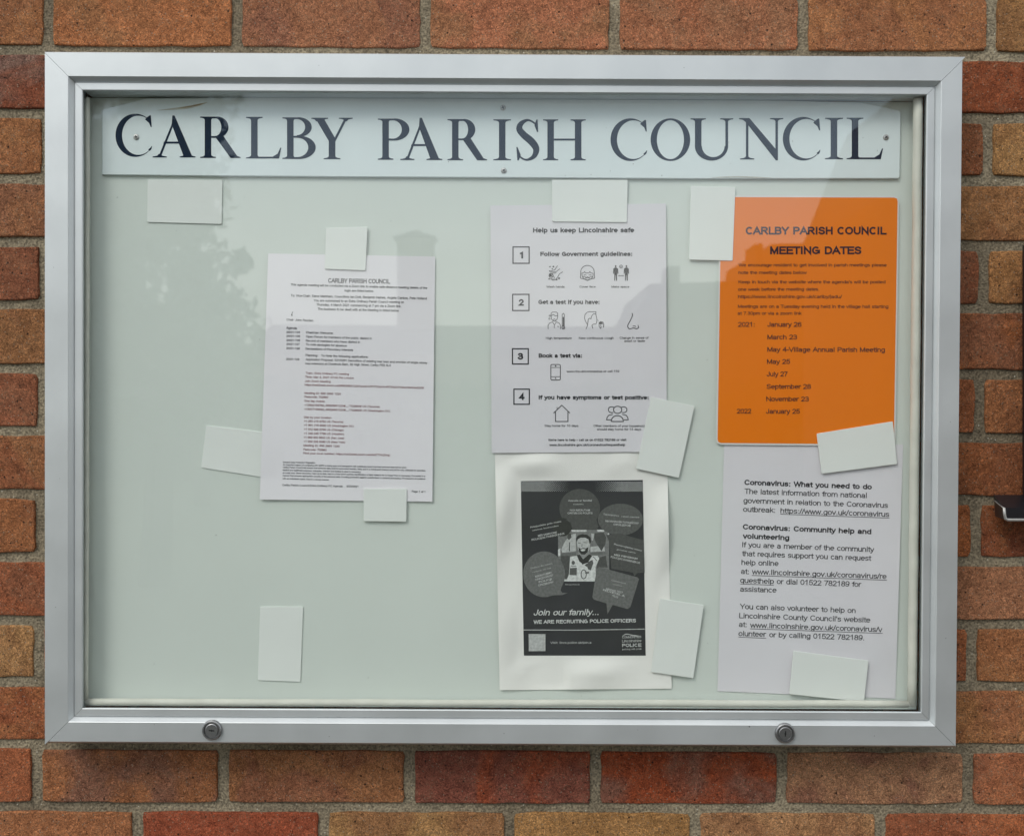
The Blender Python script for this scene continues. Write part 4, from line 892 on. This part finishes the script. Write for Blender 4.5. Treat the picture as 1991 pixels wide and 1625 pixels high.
# --- safety sheet
def rel_s(x, y):
    u = (x - 955) / 340; v = (y - 398) / 485
    r = .0006 + .0011 * math.sin(u * 3.1) * math.sin(v * 3.1) + .0018 * max(0, u - .82) * 5 * math.sin(max(0, min(1, v * 1.3)) * 3.1) ** 2
    return r + .0012 * max(0, v - .9) * 8 * (.5 + .5 * math.sin(u * 9))
YS = -.0116
sf = sheet('safety_sheet', [(953.5, 400), (1295, 396), (1296.5, 878), (956, 880.5)], YS, rel_s, M['paper'], 'white health safety sheet with four boxed numbers and line icons, top centre of the panel')
S = Page(sf, YS, rel_s).view(2.802, 930, 380)
S.text('heading', [('Help us keep Lincolnshire safe', 298, 203, 850, 202, 26, .032)], M['ink'])
S.text('step_heading', [('Follow Government guidelines:', 338, 331, 838, 330, 23, .032)], M['ink'])
S.text('step_heading', [('Get a test if you have:', 327, 592, 660, 592, 23, .032)], M['ink'])
S.text('step_heading', [('Book a test via:', 329, 884, 565, 884, 23, .034)], M['ink'])
S.text('step_heading', [('If you have symptoms or test positive:', 329, 1111, 928, 1112, 23, .034)], M['ink'])
def frame(x0, y0, x1, y1, wd): return line([(x0, y0), (x1, y0), (x1, y1), (x0, y1)], wd, True)
S.shapes('number_box', [frame(189, 281, 277, 370, 6)], M['ink_soft']); S.shapes('number_box', [frame(187, 539, 276, 627, 6)], M['ink_soft'])
S.shapes('number_box', [frame(186, 835, 272, 918, 6.5)], M['ink']); S.shapes('number_box', [frame(194, 1055, 278, 1137, 6.5)], M['ink'])
S.text('number', [('1', 224, 344, 244, 344, 36, .03)], M['ink_soft'], res=4); S.text('number', [('2', 215, 601, 248, 601, 36, .04)], M['ink_soft'], res=4)
S.text('number', [('3', 213, 894, 245, 894, 36, .04)], M['ink'], res=4); S.text('number', [('4', 218, 1114, 252, 1114, 36, .04)], M['ink'], res=4)
S.text('icon_caption', [('Wash hands', 371, 503, 470, 503, 11)], M['ink_soft'])
S.text('icon_caption', [('Cover face', 551, 503, 640, 503, 11)], M['ink_soft'])
S.text('icon_caption', [('Make space', 725, 503, 823, 503, 11)], M['ink_soft'])
S.text('icon_caption', [('High temperature', 368, 783, 510, 783, 12, .008)], M['ink_soft'])
S.text('icon_caption', [('New continuous cough', 548, 783, 737, 782, 12, .008)], M['ink_soft'])
S.text('icon_caption', [('Change in sense of', 770, 782, 928, 781, 12, .008), ('smell or taste', 795, 799, 908, 798, 12, .008)], M['ink_soft'])
S.text('icon_caption', [('www.nhs.uk/coronavirus or call 119', 481, 964, 768, 963, 12, .01)], M['ink_soft'])
S.text('icon_caption', [('Stay home for 10 days', 361, 1260, 545, 1260, 12, .008)], M['ink_soft'])
S.text('icon_caption', [('Other members of your household', 628, 1260, 905, 1261, 12, .008), ('should stay home for 14 days', 647, 1279, 887, 1279, 12, .008)], M['ink_soft'])
S.text('contact_line', [("We're here to help - call us on 01522 782189 or visit", 380, 1338, 807, 1337, 13, .02), ('www.lincolnshire.gov.uk/coronavirus/requesthelp', 387, 1365, 800, 1364, 13, .02)], M['ink'])
S.view(8.296, 1040, 500); k = M['ink_soft']
S.shapes('icon_wash_hands', [fill(ell(243, 155, 12, 12, 10)), fill(ell(298, 153, 14, 13, 10)), fill(ell(281, 190, 10, 10, 10)), fill(ell(390, 342, 15, 15, 10)), fill(ell(350, 362, 14, 11, 10)), fill(ell(230, 352, 13, 11, 10)),
    line([(365, 138), (320, 205), (270, 222), (232, 218), (240, 236), (300, 240), (345, 235), (402, 188)], 8), line([(452, 236), (395, 272), (365, 325), (330, 365), (290, 372), (255, 350), (225, 300), (250, 262), (345, 255)], 8),
    ring(255, 285, 26, 24, 7, 14), ring(292, 335, 22, 24, 7, 14), fill([(228, 275), (262, 268), (272, 310), (240, 318)]), line([(275, 262), (300, 300), (275, 330)], 7)], k)
S.shapes('icon_cover_face', [line([(735, 330)] + ell(848, 235, 108, 100, 20, 180, 360) + [(965, 330)], 10), line([(728, 322), (740, 342), (790, 352), (848, 378), (905, 352), (955, 342), (968, 322)], 10),
    line([(755, 258), (790, 252), (806, 232), (812, 255), (875, 255), (886, 232), (900, 255), (940, 262)], 8), line([(757, 258), (762, 305), (775, 330), (800, 356), (848, 370), (898, 356), (925, 330), (938, 300), (940, 262)], 9),
    arc(808, 298, 22, 12, 190, 350, 7), arc(890, 298, 22, 12, 190, 350, 7), line([(770, 318), (800, 312), (825, 330), (850, 318), (875, 330), (900, 312), (935, 318)], 8), arc(848, 352, 40, 20, 180, 360, 7)], k)
def man(cx): return [fill(ell(cx, 148, 13, 17, 12)), fill([(cx - 12, 168), (cx + 12, 168), (cx + 38, 188), (cx + 42, 260), (cx + 30, 275), (cx + 26, 230), (cx + 22, 300), (cx + 22, 380), (cx + 6, 380), (cx, 290), (cx - 6, 290), (cx - 10, 380), (cx - 24, 380), (cx - 22, 300), (cx - 26, 230), (cx - 32, 275), (cx - 42, 260), (cx - 38, 188)])]
S.shapes('icon_make_space', man(1303) + man(1476) + [ring(1390, 153, 24, 24, 8, 16), line([(1378, 152), (1388, 162), (1402, 144)], 6), line([(1350, 300), (1432, 300)], 8), fill([(1343, 300), (1362, 288), (1362, 312)]), fill([(1438, 300), (1419, 288), (1419, 312)])], k)
S.shapes('icon_temperature', [line([(262, 960), (262, 905), (285, 886), (345, 886), (368, 905), (368, 960), (358, 1000), (335, 1030), (295, 1030), (270, 1000), (262, 960)], 9), line([(264, 945), (298, 925), (325, 945), (366, 945)], 9), ring(312, 1015, 17, 17, 8, 14),
    line([(213, 1160), (213, 1095), (240, 1062), (285, 1045), (315, 1095), (345, 1045), (390, 1062), (412, 1095), (412, 1160)], 9), line([(313, 1095), (313, 1145)], 8), line([(360, 1118), (390, 1122)], 8),
    line([(440, 1120), (440, 925), (458, 906), (476, 925), (476, 1110)], 9), fill([(448, 965), (470, 965), (470, 1110), (448, 1110)]), ring(458, 1135, 24, 24, 10, 16), fill(ell(458, 1135, 10, 10, 8)), ring(240, 945, 12, 11, 7, 10), ring(235, 992, 12, 11, 7, 10)], k)
S.shapes('icon_cough', [line([(825, 1160), (850, 1095), (815, 1030), (800, 980), (808, 925), (845, 888), (880, 880), (985, 880), (982, 915), (1000, 1000), (998, 1050), (985, 1078), (940, 1082), (920, 1100), (935, 1150)], 9), line([(848, 1092), (862, 1000), (885, 985), (905, 995), (915, 950), (945, 915), (980, 915)], 9),
    line([(1035, 1060), (1060, 1040), (1100, 1050), (1112, 1090), (1105, 1135)], 11), line([(1035, 1060), (1035, 1110), (1055, 1150), (1070, 1130), (1060, 1090)], 9), fill([(1030, 1048), (1090, 1045), (1095, 1080), (1045, 1085)]), line([(1005, 1010), (1028, 1030)], 5)], k)
S.shapes('icon_nose', [brush([(1568, 902, 10), (1572, 945, 11), (1535, 1030, 11), (1500, 1095, 12), (1505, 1140, 13), (1535, 1155, 13), (1590, 1142, 13), (1640, 1155, 13), (1670, 1135, 13), (1662, 1095, 10)]), line([(1578, 1112), (1600, 1108), (1632, 1120)], 10)], M['ink'])
S.view(7.7375, 1040, 670)
S.shapes('icon_phone', [line([(240, 310), (255, 299), (368, 299), (383, 310), (383, 520), (368, 531), (255, 531), (240, 520)], 11, True), line([(245, 343), (378, 343)], 8), line([(245, 482), (378, 482)], 8), fill([(302, 312), (322, 312), (322, 332), (302, 332)]), fill([(312, 492), (324, 514), (300, 514)])], k)
S.shapes('icon_house', [line([(281, 1030), (405, 911), (528, 1030)], 12), line([(310, 1010), (310, 1155), (497, 1155), (497, 1010)], 12), line([(335, 975), (335, 938)], 9)], k)
S.shapes('icon_household', [ring(1245, 980, 62, 54, 13, 24), arc(1155, 978, 50, 44, 60, 325, 12, 18), arc(1335, 978, 50, 44, 215, 480, 12, 18), line([(1150, 1155)] + ell(1240, 1150, 90, 84, 18, 185, 355) + [(1330, 1155)], 13, True),
    line([(1145, 1130), (1078, 1130), (1088, 1090), (1115, 1060), (1170, 1048)], 12), line([(1340, 1130), (1405, 1130), (1395, 1090), (1370, 1060), (1315, 1048)], 12)], M['ink'])

# --- coronavirus letter (behind the orange notice)
def rel_c(x, y):
    u = (x - 1408) / 345; v = (y - 868) / 480
    r = .0003 + .0012 * math.sin(u * 2.6 + .5) * math.sin(max(0, v) * 2.8) ** 2
    return r + .0045 * max(0, u - .80) * 3 * math.sin(max(0, min(1, (v - .1))) * 3.3) ** 2 
YV = -.0106
cv = sheet('coronavirus_letter', [(1408, 862), (1756, 864), (1741, 1357.5), (1395, 1343)], YV, rel_c, M['paper'], 'white typed coronavirus help letter below the orange notice at the lower right')
K_ = Page(cv, YV, rel_c).view(3.01, 1380, 860)
cp = 31
K_.text('heading', [('Coronavirus: What you need to do', 202, 248, 948, 275, cp, .026)], M['ink'], res=3)
K_.text('heading', [('Coronavirus: Community help and', 193, 508, 945, 537, cp, .026), ('volunteering', 192, 562, 465, 572, cp, .026)], M['ink'], res=3)
K_.text('body_text', [('The latest information from national', 202, 300, 918, 325, cp), ('government in relation to the Coronavirus', 197, 354, 1042, 383, cp), ('outbreak:', 195, 405, 382, 411, cp), ('https://www.gov.uk/coronavirus', 413, 413, 1050, 435, cp)], M['ink'], res=3, bold=.004)
K_.text('body_text', [('If you are a member of the community', 190, 612, 962, 641, cp), ('that requires support you can request', 188, 664, 945, 692, cp), ('help online', 185, 716, 403, 722, cp), ('at:', 182, 768, 228, 770, cp), ('www.lincolnshire.gov.uk/coronavirus/re', 246, 770, 1035, 798, cp),
    ('questhelp', 178, 820, 375, 827, cp), ('or dial 01522 782189 for', 392, 827, 887, 845, cp), ('assistance', 177, 872, 391, 878, cp)], M['ink'], res=3, bold=.004)
K_.text('body_text', [('You can also volunteer to help on', 175, 973, 853, 998, cp), ("Lincolnshire County Council's website", 172, 1027, 940, 1053, cp), ('at:', 170, 1078, 215, 1080, cp), ('www.lincolnshire.gov.uk/coronavirus/v', 235, 1082, 1010, 1109, cp),
    ('olunteer', 168, 1131, 330, 1137, cp), ('or by calling 01522 782189.', 348, 1138, 903, 1157, cp)], M['ink'], res=3, bold=.004)
def ul(x0, y0, x1, y1):
    n = 16; return line([(x0 + (x1 - x0) * i / n, y0 + (y1 - y0) * i / n) for i in range(n + 1)], 3)
K_.shapes('underline', [ul(413, 419, 1052, 442), ul(246, 777, 1037, 805), ul(178, 827, 375, 834), ul(235, 1089, 1012, 1116), ul(168, 1138, 330, 1144)], M['ink'])

# --- orange notice, laminated
def rel_o(x, y):
    u = (x - 1400) / 345; v = (y - 380) / 485
    return .0003 + .0010 * math.sin(u * 3.1) * math.sin(v * 3.1)
YG = -.0124
og = sheet('orange_notice', [(1402.5, 383.5), (1745.5, 384.5), (1738, 864), (1395, 861)], YG, rel_o, M['orange'], 'bright orange laminated notice of meeting dates at the upper right of the panel', rc=2.5)
og_film = None
q_ = [(1399.5, 379.5), (1748.5, 381), (1741, 867.5), (1391.5, 864.5)]
fv, ff = [], []
for j in range(41):
    for i in range(31):
        u, v = i / 30, j / 40; TLx = q_[0][0] * (1 - u) * (1 - v) + q_[1][0] * u * (1 - v) + q_[2][0] * u * v + q_[3][0] * (1 - u) * v
        TLy = q_[0][1] * (1 - u) * (1 - v) + q_[1][1] * u * (1 - v) + q_[2][1] * u * v + q_[3][1] * (1 - u) * v
        if i in (0, 30) and j in (0, 40): TLx += 3 if i == 0 else -3; TLy += 3 if j == 0 else -3
        fv.append(at(TLx, TLy, YG + .00012 - rel_o(TLx, TLy)))
for j in range(40):
    for i in range(30): a = j * 31 + i; ff.append((a, a + 31, a + 32, a + 1))
mk('laminate_film', fv, ff, M['film'], og, smooth=True)
O = Page(og, YG, rel_o).view(3.01, 1380, 360)
O.text('heading', [('CARLBY PARISH COUNCIL', 210, 290, 1035, 290, 46, .032), ('MEETING DATES', 352, 405, 888, 405, 46, .032)], M['ink_dark'], res=4)
O.text('body_text', [('We encourage resident to get involved in parish meetings please', 168, 477, 1036, 477, 19), ('note the meeting dates below', 168, 521, 568, 521, 19),
    ("Keep in touch via the website where the agenda's will be posted", 168, 576, 1028, 576, 19), ('one week before the meeting dates.', 166, 619, 640, 618, 19), ('https://www.lincolnshire.gov.uk/carlby/jadu/', 165, 662, 775, 662, 19),
    ('Meetings are on a Tuesday evening held in the village hall starting', 165, 719, 1045, 720, 19), ('at 7.30pm or via a zoom link', 163, 759, 538, 759, 19)], M['ink_dark'], bold=.002)
O.text('date_list', [('2021:', 163, 829, 262, 829, 28), ('January 26', 337, 829, 537, 829, 28), ('March 23', 337, 903, 511, 903, 28), ('May 4-Village Annual Parish Meeting', 337, 975, 1025, 977, 28), ('May 25', 335, 1046, 470, 1046, 28),
    ('July 27', 333, 1119, 457, 1119, 28), ('September 28', 333, 1192, 592, 1192, 28), ('November 23', 331, 1265, 580, 1265, 28), ('2022', 156, 1336, 243, 1336, 28), ('January 25', 329, 1337, 527, 1337, 28)], M['ink_dark'], res=3, bold=.008)

# ------------------------------------------------------------------ black fixture at the right edge
fx = empty('black_wall_box', at(2080, 985, 0), 'black metal box with a stepped projecting ledge on the bricks at the right edge', 'wall fixture')
bk = [at(x, y, .001) for x, y in [(1932, 962), (2240, 962), (2240, 1006), (1935, 1004)]]
md = [at(x, y, -.0225) for x, y in [(1934, 972), (2240, 972), (2240, 1008), (1937, 980)]]
ft = [at(x, y, -.034) for x, y in [(1952, 987), (2250, 988), (2250, 1011), (1954, 1010)]]
V = bk + [at(1932, 974, -.002)] + ft
V = bk + ft; F = [(4, 7, 6, 5), (0, 4, 5, 1), (0, 3, 7, 4), (3, 2, 6, 7), (1, 5, 6, 2)]
mk('ledge', V, F, M['black'], fx)
V, F = tube([at(1934, 973, -.004), at(1943, 981, -.02), at(1952, 987, -.034), at(1953, 999, -.0345), at(1954.5, 1008, -.0345), at(1959, 1010.5, -.0345), at(2250, 1012, -.0345)], .0018, 8)
mk('worn_edge', V, F, M['edge'], fx, smooth=True)  # highlight on the lit edges, put in as a pale grey tube
bf = [at(x, y, -.030) for x, y in [(2013, 470), (2013, 966), (2260, 966), (2260, 470)]]
V, F = slab(bf, -.030, .002, .002); mk('box_body', V, F, M['black'], fx)

# ------------------------------------------------------------------ surroundings seen mirrored in the glass and lighting the wall
YM = 2 * -.033 - CAMP.y            # the photographer's mirror image
def seen(px, py, d):
    """point at distance d in front of the wall whose mirror image in the glass is met at photo pixel (px,py)"""
    dv = RC @ Vector(((px - 995.5) / FPX, 1.0, -(py - 812.5) / FPX)); tt = d / dv.y
    return Vector((CAMP.x + dv.x * tt, YM - d, CAMP.z + dv.z * tt))
V = [(-90, .0, 0), (90, .0, 0), (90, -120, 0), (-90, -120, 0)]
g_ = mk('ground', V, [(0, 1, 2, 3)], M['turf']); g_['kind'] = 'structure'
V, F = box(-20, 20, -4.2, -.12, -.03, .035)
pv = mk('pavement', V, F, M['asphalt']); pv['kind'] = 'structure'
def prism(pts, depth):
    if depth < 0: pts = list(reversed(pts))
    n = len(pts); V = [tuple(p) for p in pts] + [(p.x, p.y - depth, p.z) for p in pts]
    return V, [tuple(range(n)), tuple(reversed(range(n, 2 * n)))] + [(i, n + i, n + (i + 1) % n, (i + 1) % n) for i in range(n)]
def gp(px, py, d): return seen(px, py, d)
def ground_pt(px, d): p = seen(px, 900, d); return Vector((p.x, p.y, 0.0))
# bungalow straight across
d = 34
hb = empty('bungalow', ground_pt(850, d), 'low bungalow across the green with one capped chimney, mirrored in the glass', 'house')
V, F = prism([ground_pt(470, d), ground_pt(1245, d), gp(1245, 690, d), gp(470, 690, d)], 6); mk('wall', V, F, M['far_pale'], hb)
a, b_, c_, e_ = gp(460, 690, d), gp(1255, 690, d), gp(1235, 622, d), gp(490, 617, d)
V = [a, b_, c_ + Vector((0, -3, 0)), e_ + Vector((0, -3, 0)), a + Vector((0, -6, 0)), b_ + Vector((0, -6, 0))]
mk('roof', V, [(0, 1, 2, 3), (3, 2, 5, 4), (0, 3, 4), (1, 5, 2), (0, 4, 5, 1)], M['tile'], hb)
ch_ = [gp(772, 640, d), gp(840, 640, d), gp(840, 462, d), gp(772, 462, d)]; V, F = prism(ch_, 1.2); chm = mk('chimney', V, F, M['far_pale'], hb)
ap = gp(806, 441, d) + Vector((0, -.6, 0)); l0 = gp(762, 460, d); r0 = gp(848, 460, d)
V = [l0, r0, r0 + Vector((0, -1.3, 0)), l0 + Vector((0, -1.3, 0)), ap]; mk('chimney_cap', V, [(0, 1, 4), (1, 2, 4), (2, 3, 4), (3, 0, 4), (3, 2, 1, 0)], M['tile'], chm)
# brick house to its right
d = 24
hc = empty('brick_house', ground_pt(1400, d), 'brick house with two chimneys to the right of the bungalow, mirrored in the glass', 'house')
V, F = prism([ground_pt(1240, d), ground_pt(1900, d), gp(1900, 600, d), gp(1240, 600, d)], 6); mk('wall', V, F, M['opposite_brick'], hc)
V, F = prism([gp(1240, 602, d), gp(1900, 602, d), gp(1900, 470, d), gp(1500, 474, d), gp(1492, 545, d), gp(1262, 552, d)], 5); mk('roof', V, F, M['tile'], hc)
for x0, x1, y0 in ((1299, 1322, 517), (1468, 1484, 474)):
    V, F = prism([gp(x0, 600, d - .2), gp(x1, 600, d - .2), gp(x1, y0, d - .2), gp(x0, y0, d - .2)], 1); mk('chimney', V, F, M['opposite_brick'], hc)
# gable close by on the right
d = 9
hg = empty('gable_building', ground_pt(1800, d), 'brick gable close by on the right, mirrored over the orange notice', 'building')
V, F = prism([ground_pt(1563, d), ground_pt(2400, d), gp(2400, -100, d), gp(1752, 222, d), gp(1646, 264, d), gp(1602, 372, d), gp(1563, 470, d)], -3.5); mk('wall', V, F, M['opposite_brick'], hg)
# trees on the left
def tree(px, d, hpx, wpx, seed, label, nl=2600):
    r = random.Random(seed); b0 = ground_pt(px, d); top = gp(px, hpx, d); rad = wpx / FPX * d / 2; H_ = top.z
    t = empty('tree', b0, label, 'tree', 'garden trees mirrored at the left of the glass')
    P_ = [b0 + Vector((r.uniform(-.08, .08) * i, r.uniform(-.05, .05) * i, H_ * .85 * i / 6)) for i in range(7)]
    V, F = [], []
    for i, p in enumerate(P_):
        R_ = .16 * (1 - i / 7.5) * H_ / 5
        for k in range(8): V.append(p + Vector((math.cos(k * math.pi / 4) * R_, math.sin(k * math.pi / 4) * R_, 0)))
    for i in range(6):
        for k in range(8): q = (k + 1) % 8; F.append((i * 8 + k, i * 8 + q, (i + 1) * 8 + q, (i + 1) * 8 + k))
    mk('trunk', V, F, M['bark'], t)
    cl = [(r.gauss(0, .45) * rad, r.gauss(0, .45) * rad, H_ * r.uniform(.28, .96), r.uniform(.25, .5) * rad) for _ in range(44)]
    V, F = [], []
    for i in range(nl):
        x, y, z, R_ = r.choice(cl); v = Vector((r.gauss(0, 1), r.gauss(0, 1), r.gauss(0, 1))).normalized() * R_ * r.random() ** .4
        c = b0 + Vector((x, y, z)) + v; a = Vector((r.uniform(-1, 1), r.uniform(-1, 1), r.uniform(-1, 1))).normalized(); b2 = a.cross(Vector((r.uniform(-1, 1), r.uniform(-1, 1), r.uniform(-1, 1)))).normalized()
        s_ = r.uniform(.03, .075) * d / 9; n = len(V); V += [c - a * s_, c + b2 * s_ * .5, c + a * s_, c - b2 * s_ * .5]; F.append((n, n + 1, n + 2, n + 3))
    o = mk('crown', V, F, M['leaf'], t); o['kind'] = 'stuff'
tree(300, 9, 120, 330, 5, 'broad leafy tree mirrored over the blank card at the upper left', 11000)
tree(150, 8, -40, 260, 8, 'tall dark tree mirrored at the left edge of the glass', 9000)
tree(395, 16, 450, 110, 9, 'smaller tree beyond the broad one, mirrored left of the agenda sheet', 6000)
# hedge along the far side of the green
r_ = random.Random(3); V, F = [], []
hx0, hx1 = ground_pt(150, 22).x, ground_pt(1900, 22).x; hy = YM - 22
for i in range(7000):
    c = Vector((r_.uniform(hx0, hx1), hy + r_.gauss(0, .35), r_.uniform(0, 1.7) + .25 * math.sin(i))); a = Vector((r_.uniform(-1, 1), r_.uniform(-.4, .4), r_.uniform(-1, 1))).normalized(); b2 = a.cross(Vector((0, 1, .3))).normalized()
    s_ = r_.uniform(.12, .26); n = len(V); V += [c - a * s_, c + b2 * s_ * .7, c + a * s_, c - b2 * s_ * .7]; F.append((n, n + 1, n + 2, n + 3))
hd = mk('hedge', V, F, M['leaf'], origin=Vector(((hx0 + hx1) / 2, hy, 0))); tag(hd, 'long clipped hedge across the green, mirrored low in the glass', 'hedge')
